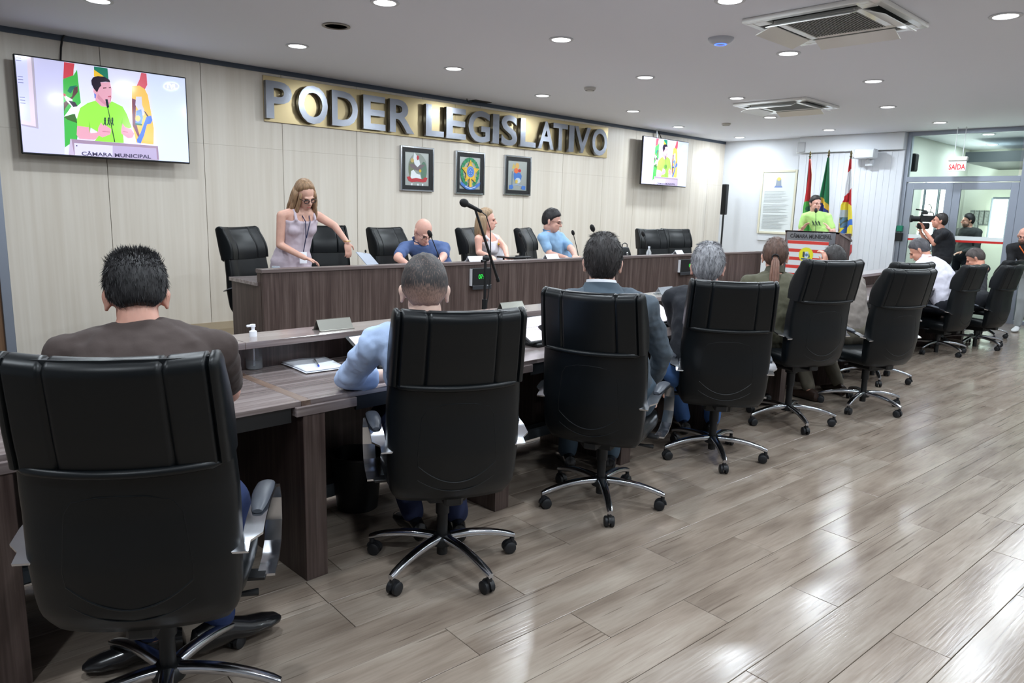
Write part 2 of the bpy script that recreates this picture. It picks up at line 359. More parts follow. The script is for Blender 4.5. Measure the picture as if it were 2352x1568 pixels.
# lobby beyond the glass
M_lob = mat('lobby_paint', (232, 234, 222), .7)
lw = struct(MB().box(XW+.15, XG, YL, YL+.15, 0, ZC), 'wall_lobby_side', M_lob)
lf = struct(MB().box(XG, XG+.15, -1.5, YL+.15, 0, ZC), 'wall_lobby_far', M_lob)
struct(MB().box(XW+.15, XG, -1.6, -1.5, 0, ZC), 'wall_lobby_near', M_lob)
M_day = mat('daylit_pane', (245, 255, 245), .5, emit=9)
def lobby_window(n, pts, fn):
    o = struct(MB().add([fn(*p, .03) for p in pts], [(0, 1, 2, 3)]), n, M_day, smooth=False)
    mb = MB(); q = [fn(*p, .04) for p in pts]
    for i in range(4): mb.cyl(q[i], q[(i+1) % 4], .025, n=6)
    mb.build('window_frame', M_alu, o)
fy = lambda u, v, d: (u, YL-d, v)
fx = lambda u, v, d: (XG-d, u, v)
lobby_window('window_3', [(14.95, 1.0), (15.65, 1.0), (15.65, 2.24), (14.95, 2.24)], fy)
lobby_window('window_4', [(15.75, 1.0), (16.8, 1.0), (16.8, 2.24), (15.75, 2.24)], fy)
lobby_window('window_5', [(3.93, 1.2), (4.22, 1.2), (4.22, 2.06), (3.93, 2.06)], fx)
struct(MB().box(15.2, XG, -1.4, 4.2, 2.62, 2.80), 'trim_4', mat('dark_beam', (66, 72, 74), .5))
for i, (y, z) in enumerate([(4.56, 1.66), (4.47, 1.66), (4.38, 1.66), (4.29, 1.66), (4.46, 1.42)]):
    t = empty('picture_frame', (XG, y, z), 0, ['picture on the lobby wall, first from the left behind the glass door', 'picture on the lobby wall, second from the left in its row', 'picture on the lobby wall, third in the row of four', 'picture on the lobby wall, last of the row of four', 'lower picture hanging under the row of four in the lobby'][i], 'picture', 'pictures in the lobby')
    MB().box(-.03, 0, -.036, .036, -.15, .15).build('frame', mat('frame_grey', (120, 126, 126), .5), t, smooth=False)
    MB().box(-.034, -.031, -.028, .028, -.12, .12).build('photo', mat('photo_grey', (160, 165, 162), .5, var=.3, vscale=30), t, smooth=False)
for x, y in ((14.5, 3.7), (14.1, 2.9), (16.4, 4.1), (15, 1), (16.5, 2)):
    downlight(x, y, 1, 'round downlight in the ceiling of the lobby behind the glass')
sp = empty('wall_speaker', (13.95, YL-.0, 2.55), 0, 'small black speaker on the lobby wall behind the transom glass', 'speaker')
MB().rbox(-.09, .09, -.16, 0, -.15, .15, .01).build('cabinet', M_black, sp); MB().rbox(-.075, .075, -.168, -.161, -.13, .13, .003).build('grille', M_blackm, sp)

# ------------------------------------------------------------------ things on the right wall and ceiling
# pleated white blind behind the flags, with its valance
bl = empty('vertical_blind', (XW, 0, 0), 0, 'white vertical blind hanging on the wall behind the three flags', 'blind')
MB().rbox(-.14, 0, 4.66, 6.48, 2.74, ZC, .008).build('valance', M_white, bl)
ms = MB().box(-.0015, .0015, -.066, .066, .10, 2.73); slat = None
ys = 4.72; k = 0
M_slat = mat('blind_slat', (214, 217, 224), .6)
while ys < 6.42:
    if slat is None: slat = ms.build('slat', M_slat, bl, smooth=False); o = slat
    else: o = slat.copy(); COL.objects.link(o)
    o.location = (-.06, ys, 0); o.rotation_euler.z = R(-2.5+random.uniform(-1, 1)); ys += .1
# framed document
dc = empty('framed_document', (XW, 0, 0), 0, 'tall pale framed document with a small crest on the white wall', 'picture')
A = at(1750, 391, x=XW-.03); B = at(1819, 539, x=XW-.03)
y1, y0, z1, z0 = A.y, B.y, A.z, B.z
M_cream = mat('cream_frame', (214, 210, 190), .5)
mb = MB()
for a in ((y0, y0+.045, z0, z1), (y1-.045, y1, z0, z1), (y0+.045, y1-.045, z0, z0+.045), (y0+.045, y1-.045, z1-.045, z1)): mb.rbox(-.035, -.002, a[0], a[1], a[2], a[3], .006)
mb.build('frame', M_cream, dc); MB().box(-.02, -.003, y0+.04, y1-.04, z0+.04, z1-.04).build('page', mat('doc_page', (216, 222, 222), .5), dc, smooth=False)
ym, w = (y0+y1)/2, (y1-y0)
sh = [((150, 160, 175), [(ym+.06, z1-.30), (ym-.06, z1-.30), (ym-.045, z1-.17), (ym+.045, z1-.17)]), ((214, 200, 110), circ(ym, z1-.17, .04, .035)), ((120, 140, 190), [(ym+.085, z1-.33), (ym-.085, z1-.33), (ym-.07, z1-.30), (ym+.07, z1-.30)])]
rr = random.Random(3)
for i in range(26):
    z = z1-.40-i*.028
    if i in (8, 15): continue
    sh.append(((176, 182, 184), [(y1-.09, z), (y1-.09-(w-.18)*rr.uniform(.55, 1), z), (y1-.09-(w-.18)*rr.uniform(.55, 1), z-.011), (y1-.09, z-.011)]))
pg = shapes_mesh('printed_text', sh, lambda u, v, h: (-.0205-h, u, v), dc, step=.0002)
# small shelf/label below it
tag(MB().rbox(XW-.03, XW, *sorted((at(1740, 548, x=XW).y, at(1782, 548, x=XW).y)), at(1760, 552, x=XW).z, at(1760, 542, x=XW).z, .004).build('label_holder', M_white), 'small white plate under the framed document', 'sign')
# white wall speaker boxes
b1 = empty('wall_speaker', at(1848, 339, x=XW-.0), 0, 'small white speaker box high above the first flag', 'speaker')
MB().rbox(-.14, -.03, -.09, .09, -.11, .10, .012).build('cabinet', mat('white_plastic', (214, 216, 218), .4), b1); MB().box(-.03, 0, -.03, .03, -.03, .03).build('bracket', M_steel, b1)
MB().rbox(-.146, -.141, -.075, .075, -.09, .085, .003).build('grille', mat('pale_mesh', (188, 190, 194), .6), b1)
b2 = empty('wall_camera', at(1998, 360, x=XW-.138), 0, 'white camera housing on a bracket high on the wall beside the door', 'camera')
MB().rbox(-.22, -.04, -.15, .19, -.04, .12, .02).build('housing', mat('white_plastic', (206, 210, 216), .4), b2)
MB().rbox(-.19, -.06, .19, .25, -.03, .11, .015).build('front_hood', mat('pale_mesh', (188, 190, 194), .6), b2)
MB().rbox(-.06, 0, -.08, .05, -.16, -.042, .01).cyl((-.12, -.02, -.04), (-.04, -.02, -.10), .02).build('bracket', mat('white_plastic', (206, 210, 216), .4), b2)
p = at(2067, 530, x=XW)
gb = empty('access_button', (XW, p.y, p.z), 0, 'green release button above a black box beside the glass door', 'switch')
MB().rbox(-.05, 0, -.05, .05, -.01, .09, .006).build('green_button_box', mat('button_green', (28, 118, 92), .4), gb)
MB().rbox(-.05, 0, -.06, .06, -.17, -.03, .006).build('reader_box', M_black, gb)
# exit sign hanging from the ceiling
p = at(2199, 378, x=XW-.35)
ex = empty('exit_sign', (XW-.35, p.y, p.z), 0, 'white hanging exit sign with red letters in front of the glass', 'sign')
MB().rbox(-.012, .012, -.125, .125, -.10, .06, .003).build('sign_plate', mat('sign_white', (236, 240, 240), .4), ex)
MB().rbox(-.035, .035, -.135, .135, .06, .12, .008).build('lamp_housing', mat('white_plastic', (228, 228, 222), .4), ex)
for s in (-.06, .06): MB().cyl((0, s, .12), (0, s, ZC-p.z), .005, n=6).build('hanging_rod', M_white, ex)
Mt = basis((-.0135, 0, -.075), (0, -1, 0), (0, 0, 1), (-1, 0, 0))
text_obj('lettering', 'SAÍDA', .115, Mt, mat('sign_red', (214, 40, 44), .5), ex, extrude=.001, offset=.003, sx=.72)

# ceiling devices
def cassette(c, label, sc=1.0, rz=0):
    t = empty('ceiling_air_conditioner', (c.x, c.y, ZC), rz, label, 'air conditioner', 'ceiling cassette air conditioners')
    M_ac = mat('ac_white', (232, 232, 228), .3, coat=.8)
    h = .50; g = .27; mb = MB()
    for k in range(4):
        Mk = Matrix.Rotation(k*math.pi/2, 4, 'Z')
        mb.rbox(-h, .4395, -h, -.44, -.035, 0, .006, Mk).rbox(-.33, g-.0005, -.33, -g, -.035, 0, .005, Mk)
        mb.rbox(-.4395, -.3305, -.4395, -.3305, -.034, 0, .004, Mk)
    mb.build('frame_panel', M_ac, t)
    MB().box(-.43, .43, -.43, .43, -.012, -.001).build('dark_duct', M_blackm, t, smooth=False)
    gr = MB().box(-g, g, -g, g, -.02, -.013)
    for i in range(26): gr.box(-g, g, -g+.021*i, -g+.021*i+.009, -.034, -.02)
    gr.build('intake_grille', mat('ac_grille', (128, 130, 128), .5), t, smooth=False)
    for k in range(4):
        Mk = Matrix.Rotation(k*math.pi/2, 4, 'Z') @ Matrix.Translation((0, -.34, -.036)) @ Matrix.Rotation(R(20), 4, 'X')
        MB().rbox(-.31, .31, -.15, 0, -.006, .002, .002).build('air_flap', M_ac, t).matrix_local = Mk
cassette(Vector((5.22*S_, 2.34*S_, ZC)), 'large ceiling air conditioner at the top edge with open flaps')
cassette(Vector((8.62*S_, 4.36*S_, ZC)), 'ceiling air conditioner farther away near the flags')
def ring_det(px, py, label, cat='detector', dome=False):
    p = at(px, py, z=ZC)
    t = empty('wifi_dome' if dome else 'ceiling_speaker' if px == 772 else 'smoke_detector', (p.x, p.y, ZC), 0, label, cat)
    if dome:
        MB().lathe([(.0, -.055), (.05, -.05), (.085, -.035), (.105, -.012), (.108, 0), (0, 0)], n=28).build('shell', mat('dome_white', (190, 194, 204), .4), t)
        MB().lathe([(.052, -.0505), (.040, -.054), (.038, -.0535), (.052, -.049)], n=28).build('status_ring', mat('blue_led', (70, 110, 255), .5, emit=3), t)
    elif px == 772:
        MB().lathe([(.115, 0), (.118, -.008), (.10, -.012), (.092, -.004)], n=32).build('rim', mat('rim_beige', (150, 145, 136), .5), t)
        MB().lathe([(0, -.004), (.092, -.004), (.092, -.002), (0, -.002)], n=32).build('grille', mat('det_grey', (164, 162, 160), .6, bump=.4, bscale=300), t)
    else:
        MB().lathe([(0, -.04), (.05, -.038), (.068, -.026), (.072, -.010), (.072, 0), (0, 0)], n=28).build('body', mat('det_white', (200, 198, 192), .5), t)
        MB().lathe([(.05, -.0385), (.056, -.036), (.056, -.034), (.05, -.037)], n=28).build('sensor_ring', mat('det_grey', (130, 130, 128), .6), t)
ring_det(772, 59, 'flat round grille with a beige rim in the ceiling right of the large screen', 'speaker')
ring_det(1355, 201, 'small round white detector on the ceiling above the sign')
ring_det(1668, 283, 'small flat detector on the ceiling near the far air conditioner')
ring_det(1656, 88, 'white ceiling dome with a blue light', 'router', True)

# ------------------------------------------------------------------ back wall: sign, crests, screens
A = at(603, 174, y=YW-.01); B = at(1396, 292, y=YW-.01); C_ = at(603, 281, y=YW-.01); D = at(1393, 361, y=YW-.01)
sx0, sx1, sz0, sz1 = A.x, B.x, (C_.z+D.z)/2, (A.z+B.z)/2
sg = empty('lettered_sign', (0, YW, 0), 0, 'long gold wall plate with large brushed steel letters', 'sign')
cuts = [sx0, 4.37*S_+.2, 5.9*S_, 6.97*S_, sx1]
for a, b in zip(cuts[:-1], cuts[1:]): MB().box(a+.001, b-.001, -.022, -.004, sz0, sz1).build('backing_plate', M_gold, sg, smooth=False, bev=.002)
LT = 'PODERLEGISLATIVO'; XR = [(3.44, 3.72), (3.79, 4.13), (4.18, 4.5), (4.57, 4.86), (4.92, 5.26), (5.43, 5.7), (5.74, 6.05), (6.09, 6.45), (6.5, 6.61), (6.65, 6.94), (7.0, 7.29), (7.34, 7.65), (7.63, 7.93), (7.96, 8.07), (8.08, 8.43), (8.47, 8.82)]
lz0, lz1 = 1.55+(2.393-1.55)*S_, 1.55+(2.757-1.55)*S_
M_ls = mat('letter_steel', (134, 137, 145), .2, 1, bump=.08, bscale=25, stretch=(1, 1, 40))
for ch, (a, b) in zip(LT, XR):
    o = text_obj('letter', ch, 1.0, Matrix(), M_ls, sg, extrude=.06, offset=.022)
    v = np.array([tuple(q.co) for q in o.data.vertices]); lo, hi = v.min(0), v.max(0)
    a, b = a*S_*.995, b*S_*.995; e = .012 if ch in 'OGS' else 0
    for q in o.data.vertices:
        x = a+(q.co.x-lo[0])/(hi[0]-lo[0])*(b-a); z = lz0-e+(q.co.y-lo[1])/(hi[1]-lo[1])*(lz1-lz0+2*e); y = -.10+(1-(q.co.z-lo[2])/(hi[2]-lo[2]))*.055
        q.co = (x, y, z)
    o.data.update()
    cx_ = (a+b)/2
def crest(px0, py0, px1, py1, label, shapes, pic):
    A = at(px0, py0, y=YW-.03); B = at(px1, py1, y=YW-.03); x0, x1, z1, z0 = A.x, B.x, A.z, B.z
    t = empty('framed_crest', ((x0+x1)/2, YW, (z0+z1)/2), 0, label, 'picture', 'framed crests under the sign')
    w, h = (x1-x0)/2, (z1-z0)/2; mb = MB()
    for a in ((-w, -w+.022, -h, h), (w-.022, w, -h, h), (-w+.022, w-.022, -h, -h+.022), (-w+.022, w-.022, h-.022, h)): mb.rbox(a[0], a[1], -.04, -.002, a[2], a[3], .004)
    mb.build('frame', M_chrome, t)
    mb = MB(); q = .075
    for a in ((-w+.02, -w+q, -h+.02, h-.02), (w-q, w-.02, -h+.02, h-.02), (-w+q, w-q, -h+.02, -h+q), (-w+q, w-q, h-q, h-.02)): mb.box(a[0], a[1], -.030, -.004, a[2], a[3])
    mb.build('mount', M_black, t, smooth=False)
    MB().box(-w+q-.002, w-q+.002, -.02, -.004, -h+q-.002, h-q+.002).build('plate', pic, t, smooth=False)
    s = min(w, h)-q
    shapes_mesh('emblem', shapes, lambda u, v, hh: (u*s, -.0205-hh, v*s), t, step=.0003, rough=.35)
M_pic = mat('emblem_plate', (176, 180, 176), .3, .6)
RED, GRN, YEL, BLU, WHT = (188, 60, 66), (38, 122, 84), (222, 180, 62), (72, 116, 186), (232, 236, 238)
star = lambda cx, cy, r1, r2, n=5, a=90: [(cx+(r1 if k % 2 == 0 else r2)*math.cos(R(a+k*180/n)), cy+(r1 if k % 2 == 0 else r2)*math.sin(R(a+k*180/n))) for k in range(2*n)]
s1 = [((150, 158, 150), circ(.05, .05, .8, 1.0)), ((96, 128, 108), circ(.55, -.1, .26, .62)), ((120, 128, 100), circ(-.45, .0, .25, .6)), (WHT, [(-.25, 1.1), (.15, .7), (.3, .2), (.1, .1), (-.2, .3), (-.32, .7)]), ((120, 108, 112), [(-.7, .3), (-.2, .32), (.0, .1), (.25, .32), (.7, .32), (.35, .05), (.1, -.1), (-.15, -.05), (-.5, .1)]), ((200, 176, 110), circ(-.4, .55, .14)),
      (RED, circ(.05, .75, .1, .16)), (WHT, [(-.55, -.6), (-.5, -.15), (-.3, -.05), (-.05, -.3), (.25, -.35), (.35, -.65), (.2, -.8), (-.4, -.75)]), (YEL, circ(.25, -.1, .1)), (RED, [(-.85, -.55), (-.6, -.5), (-.45, -.65), (-.1, -.58), (.1, -.6), (.45, -.65), (.65, -.5), (.88, -.55), (.75, -.8), (.5, -.86), (.0, -.82), (-.45, -.88), (-.7, -.8)]),
      (WHT, [(-.5, -.95), (-.38, -.95), (-.42, -1.35), (-.55, -1.35)]), (WHT, [(.0, -.95), (.12, -.95), (.12, -1.35), (.0, -1.35)]), (WHT, [(.4, -.95), (.52, -.95), (.5, -1.35), (.36, -1.35)])]
s2 = []
for k in range(26):
    a = -60+k*300/25; s2.append((GRN if k % 2 else (60, 140, 92), circ(.78*math.cos(R(a)), .05+.92*math.sin(R(a)), .15, .15, 8)))
for k in range(20):
    a = k*18; s2.append((YEL, circ(.64*math.cos(R(a)), .05+.74*math.sin(R(a)), .035, .04, 6)))
s2 += [(YEL, star(0, .08, .88, .42)), ((196, 150, 52), star(0, .08, .78, .34)), (YEL, star(0, .08, .66, .34)), (BLU, circ(0, .1, .36, .4)), ((120, 156, 206), circ(0, .1, .3, .34)), (BLU, circ(0, .1, .25, .28))]
for k in range(5): s2.append((WHT, circ(.12*math.cos(R(90+k*72)), .1+.13*math.sin(R(90+k*72)), .028, .03, 6)))
s2 += [(YEL, [(-.07, -.3), (.07, -.3), (.12, -1.0), (-.12, -1.0)]), (BLU, [(-.95, -.62), (-.8, -.68), (-.3, -.95), (0, -1.0), (.3, -.95), (.8, -.68), (.95, -.62), (.9, -.85), (.4, -1.15), (0, -1.2), (-.4, -1.15), (-.9, -.85)]), (WHT, [(-.5, -.93), (-.1, -1.06), (.1, -1.06), (.5, -.93), (.5, -.97), (.1, -1.1), (-.1, -1.1), (-.5, -.97)])]
s3 = [((196, 176, 100), [(-.5, .75), (-.42, .9), (-.34, .75), (-.3, .8), (-.25, .5), (-.6, .5)]), ((214, 170, 96), circ(-.05, .72, .2, .22)), ((98, 122, 140), [(-.6, .3), (-.5, .3), (-.5, -.7), (-.6, -.7)]), (BLU, [(-.42, .12), (-.3, .3), (.3, .2), (.45, .0), (.35, -.35), (.1, -.55), (-.2, -.5), (-.38, -.2)]), ((222, 110, 60), circ(-.15, .36, .22, .2)), (RED, circ(.2, .38, .16, .12)), ((190, 200, 210), circ(.05, -.35, .28, .2)), ((204, 178, 90), circ(-.1, -.42, .14)),
      ((150, 166, 188), [(-.7, -.72), (0, -.62), (.7, -.72), (.7, -.78), (0, -.7), (-.7, -.78)]), (BLU, [(-.85, -.72), (-.5, -.68), (-.4, -.9), (-.55, -1.0), (-.85, -.98)]), (BLU, [(.85, -.74), (.5, -.7), (.4, -.92), (.6, -1.02), (.85, -1.0)])]
crest(920, 333, 996, 441, 'framed state crest with a red ribbon, leftmost of the three under the sign', s1, M_pic)
crest(1047, 345, 1112, 448, 'framed national coat of arms with star and green wreath, middle of three', s2, M_pic)
crest(1160, 355, 1218, 450, 'framed town crest in blue on silver, rightmost of the three', s3, M_pic)
# bracket under the ceiling with a looped cable
p0, p1 = at(1082, 228, y=YW-.12), at(1126, 229, y=YW-.12)
cb = empty('cable_bracket', (0, 0, 0), 0, 'black bracket with a looped cable under the ceiling above the sign', 'bracket')
MB().rbox(p0.x+.05, p1.x, YW-.16, YW-.02, p0.z-.008, p0.z+.012, .003).cyl(((p0.x+p1.x)/2+.05, YW-.1, p0.z), ((p0.x+p1.x)/2+.05, YW-.1, ZC-.001), .01).build('arm', M_black, cb)
cc = Vector((p0.x-.02, YW-.12, p0.z)); MB().tube([cc+Vector((.055*math.cos(a), 0, .05*math.sin(a))) for a in np.linspace(0, 6.2, 20)], .006, 6).build('cable_loop', M_black, cb)

# --- screens: the picture on them (flat), given in the picture's own corner frame
def homog(src, dst):
    A = []; b = []
    for (x, y), (u, v) in zip(src, dst):
        A.append([x, y, 1, 0, 0, 0, -u*x, -u*y]); b.append(u); A.append([0, 0, 0, x, y, 1, -v*x, -v*y]); b.append(v)
    h = np.linalg.solve(np.array(A, float), np.array(b, float)); return np.append(h, 1).reshape(3, 3)
Hs = homog([(170, 130), (2180, 400), (2215, 1395), (275, 1285)], [(0, 1), (1, 1), (1, 0), (0, 0)])
def sc(x, y): q = Hs @ np.array([x, y, 1]); return (min(1, max(0, q[0]/q[2])), min(1, max(0, q[1]/q[2])))
SKIN, LIME = (222, 160, 176), (150, 226, 80)
PIC = [((222, 222, 246), [(160, 120), (2200, 390), (2225, 1400), (270, 1295)]), ((205, 203, 240), [(160, 120), (760, 200), (760, 1330), (270, 1295)]), ((214, 224, 250), [(1740, 330), (2200, 390), (2225, 1400), (1860, 1380)]),
 ((176, 168, 186), [(160, 120), (392, 160), (452, 1010), (250, 972)]), ((226, 208, 224), [(160, 120), (362, 155), (422, 985), (252, 955)]), ((208, 210, 246), [(160, 120), (312, 150), (362, 935), (246, 905)])]
for y0_ in (160, 190, 385, 418, 455, 630, 665, 700): PIC.append(((120, 122, 160), [(178+.1*(y0_-130), y0_), (240+.1*(y0_-130), y0_+6), (240+.1*(y0_-130), y0_+14), (178+.1*(y0_-130), y0_+8)]))
PIC += [((206, 212, 232), [(870, 225), (916, 290), (930, 1100), (890, 1110)]), ((70, 178, 78), [(740, 420), (905, 300), (952, 720), (905, 1140), (800, 1200), (762, 1228), (748, 800)]), ((204, 72, 84), [(752, 212), (876, 230), (860, 370), (742, 416)]), ((226, 234, 246), [(876, 230), (916, 285), (862, 375), (866, 300)]),
 ((30, 110, 96), [(790, 560), (820, 505), (905, 490), (860, 540), (830, 590)]), ((92, 64, 66), [(868, 520), (912, 500), (915, 570), (860, 640), (770, 760), (752, 800), (748, 700), (846, 620)]), ((238, 238, 246), [(742, 600), (770, 615), (850, 660), (850, 690), (905, 740), (950, 700), (950, 780), (905, 890), (860, 830), (750, 866), (800, 800), (840, 740), (780, 680)]), ((60, 52, 66), [(800, 670), (880, 690), (912, 740), (860, 750)]), ((186, 60, 72), [(742, 585), (775, 600), (765, 632), (745, 615)]), ((66, 104, 56), [(752, 866), (880, 830), (905, 940), (790, 900)]),
 ((34, 120, 96), [(1105, 262), (1266, 285), (1278, 425), (1215, 420), (1110, 382)]), ((238, 190, 60), [(1104, 300), (1222, 382), (1150, 384), (1105, 385)]), ((96, 120, 210), [(1105, 560), (1135, 600), (1130, 650), (1112, 640)]),
 ((214, 96, 112), [(1664, 336), (1725, 344), (1734, 480), (1705, 532), (1610, 490), (1645, 410)]), ((238, 190, 96), [(1552, 495), (1640, 488), (1705, 530), (1738, 600), (1775, 800), (1806, 1000), (1800, 1185), (1600, 1165), (1560, 990), (1550, 800)]), ((120, 70, 92), [(1552, 640), (1600, 660), (1590, 900), (1640, 1090), (1620, 1100), (1556, 960)]), ((208, 206, 226), [(1600, 620), (1665, 620), (1672, 720), (1700, 800), (1690, 850), (1640, 800), (1590, 720)]), ((104, 146, 226), [(1600, 790), (1660, 770), (1680, 870), (1660, 950), (1590, 940)]), ((236, 180, 90), circ(1618, 880, 30, 36)), ((40, 110, 96), [(1590, 935), (1670, 945), (1665, 965), (1588, 955)]), ((70, 66, 70), [(1690, 790), (1710, 800), (1750, 860), (1735, 870)]), ((84, 124, 220), [(1605, 1130), (1650, 1050), (1690, 940), (1720, 860), (1775, 845), (1790, 900), (1770, 940), (1725, 950), (1690, 1080), (1650, 1175), (1610, 1165)]),
 ((222, 160, 178), [(905, 970), (1050, 985), (1062, 1060), (1140, 1050), (1145, 960), (1180, 930), (1230, 960), (1305, 1010), (1295, 1070), (1200, 1108), (1100, 1135), (930, 1125), (898, 1080)]), (LIME, [(1120, 672), (1190, 738), (1250, 745), (1312, 678), (1440, 740), (1490, 830), (1545, 985), (1500, 1010), (1436, 980), (1452, 1172), (1110, 1150), (1180, 1060), (1060, 990), (905, 972), (905, 880), (940, 760), (1030, 700)]), ((120, 196, 62), [(1040, 900), (1062, 990), (1056, 1060), (1046, 1000)]), ((120, 196, 62), [(1440, 870), (1432, 990), (1424, 930)]),
 ((222, 160, 178), [(1100, 520), (1180, 455), (1292, 450), (1312, 530), (1310, 620), (1298, 690), (1262, 742), (1190, 738), (1120, 672), (1128, 600), (1095, 570)]), ((202, 138, 158), [(1150, 590), (1240, 690), (1296, 690), (1290, 640), (1312, 620), (1300, 690), (1262, 742), (1200, 700), (1140, 640)]), ((38, 30, 46), [(1072, 430), (1092, 395), (1150, 378), (1230, 388), (1285, 420), (1297, 452), (1245, 445), (1180, 452), (1190, 492), (1165, 520), (1140, 575), (1100, 525), (1078, 480)]), ((90, 50, 60), [(1210, 515), (1250, 512), (1252, 524), (1212, 528)]), ((90, 50, 60), [(1278, 510), (1304, 508), (1304, 520), (1280, 522)]), ((180, 84, 104), [(1268, 618), (1305, 612), (1302, 628), (1270, 630)]),
 ((224, 160, 180), [(1150, 1000), (1185, 930), (1200, 960), (1230, 958), (1305, 1010), (1292, 1072), (1200, 1108), (1150, 1080)]), ((224, 160, 180), [(1436, 940), (1470, 985), (1540, 1008), (1574, 1060), (1552, 1108), (1500, 1112), (1425, 1062), (1420, 1030)]), ((196, 126, 150), [(1200, 1030), (1290, 1040), (1290, 1048), (1200, 1042)]), ((196, 126, 150), [(1440, 1030), (1500, 1040), (1500, 1048), (1440, 1040)])]
for cx_ in (1232, 1275, 1318): PIC += [((44, 74, 62), circ(cx_, 882, 11, 13, 8)), ((44, 74, 62), [(cx_-14, 895), (cx_+12, 893), (cx_+8, 930), (cx_+16, 965), (cx_+4, 965), (cx_-2, 940), (cx_-16, 965), (cx_-22, 962), (cx_-8, 925)])]
PIC += [((30, 40, 52), [(1236, 655), (1264, 655), (1282, 750), (1256, 760)]), ((40, 60, 52), [(1262, 760), (1270, 760), (1350, 1160), (1338, 1160)]), ((160, 136, 160), [(822, 1128), (1850, 1206), (1862, 1368), (806, 1318)]), ((196, 180, 206), [(822, 1128), (835, 1128), (870, 1318), (806, 1312)]), ((212, 206, 232), [(868, 1176), (1830, 1234), (1838, 1362), (876, 1322)]), ((182, 168, 200), [(1320, 1204), (1830, 1236), (1838, 1362), (1318, 1340)]), ((80, 70, 100), circ(898, 1208, 9, 9, 8)),
 ((250, 252, 255), circ(2015, 495, 92, 50)), ((222, 226, 246), circ(2015, 495, 80, 40))]
PIC = [(c, [sc(*q) for q in p]) for c, p in PIC]
def screen_tv(a, b, c, d, label):
    A, B, C2, D2 = [at(*q, y=YW-.2) for q in (a, b, c, d)]
    x0, x1, z1, z0 = (A.x+C2.x)/2, (B.x+D2.x)/2, (A.z+B.z)/2, (C2.z+D2.z)/2; w, h = x1-x0, z1-z0
    t = empty('television', (x0, YW-.2, z0), 0, label, 'television', 'wall screens')
    mb = MB().rbox(0, w, 0, .035, 0, h, .006); mb.build('casing', M_black, t)
    MB().box(w*.25, w*.75, .035, .07, h*.15, h*.7).build('rear_housing', M_black, t, smooth=False)
    MB().box(w*.4, w*.6, .07, .2, h*.25, h*.6).build('wall_mount', M_black, t, smooth=False)
    m = .012*w/1.4
    s = MB().box(m, w-m, -.003, .001, m*1.3, h-m).build('screen', mat('screen_glow', (214, 214, 246), .08, emit=.6), t, smooth=False)
    fn = lambda u, v, hh: (m+u*(w-2*m), -.0032-hh, m*1.3+v*(h-2.3*m))
    shapes_mesh('broadcast_picture', PIC, fn, s, step=.00012, emit=.55, rough=.1)
    q0, q1 = sc(955, 1296), sc(1765, 1330); P0, P1 = Vector(fn(*q0, .010)), Vector(fn(*q1, .010)); ln = (P1-P0).length
    o = text_obj('caption', 'CÂMARA MUNICIPAL', 1, Matrix(), mat('caption_ink', (70, 62, 96), .4, emit=.3), s, offset=.02)
    v = np.array([tuple(k.co) for k in o.data.vertices]); lo, hi = v.min(0), v.max(0)
    for k in o.data.vertices:
        f = (k.co.x-lo[0])/(hi[0]-lo[0]); k.co = (P0.x+(P1.x-P0.x)*f, P0.y, P0.z+(P1.z-P0.z)*f+(k.co.y)*ln*.078-.03*ln)
    o = text_obj('channel_logo', 'TVL', 1, Matrix(), mat('logo_white', (255, 255, 255), .4, emit=.8), s, offset=.03)
    q = Vector(fn(*sc(2015, 495), .010)); v = np.array([tuple(k.co) for k in o.data.vertices]); lo, hi = v.min(0), v.max(0)
    for k in o.data.vertices: k.co = (q.x+((k.co.x-lo[0])/(hi[0]-lo[0])-.5)*w*.07, q.y, q.z+((k.co.y-lo[1])/(hi[1]-lo[1])-.5)*h*.055)
screen_tv((29, 123), (428, 177), (51, 355), (436, 375), 'large wall screen at the top left showing the man in green')
screen_tv((1476, 310), (1580, 327), (1474, 423), (1577, 431), 'smaller-looking wall screen near the corner right of the sign')
cbl = MB().tube([at(151, 73, y=YW-.03), at(143, 90, y=YW-.03), at(140, 110, y=YW-.04), at(139, 140, y=YW-.1)], .009, 6).build('power_cable', M_black); tag(cbl, 'black cable hanging from the ceiling to the large screen', 'cable')
cbl = MB().tube([at(1510, 298, y=YW-.03), at(1514, 306, y=YW-.03), at(1519, 318, y=YW-.1)], .009, 6).build('power_cable', M_black); tag(cbl, 'short cable from the ceiling to the smaller screen', 'cable')
MB().cyl(at(1509, 296, y=YW-.1), at(1509, 320, y=YW-.1), .015).build('ceiling_rod', M_white)
tag(bpy.data.objects['ceiling_rod'], 'thin white rod above the smaller screen', 'rod')

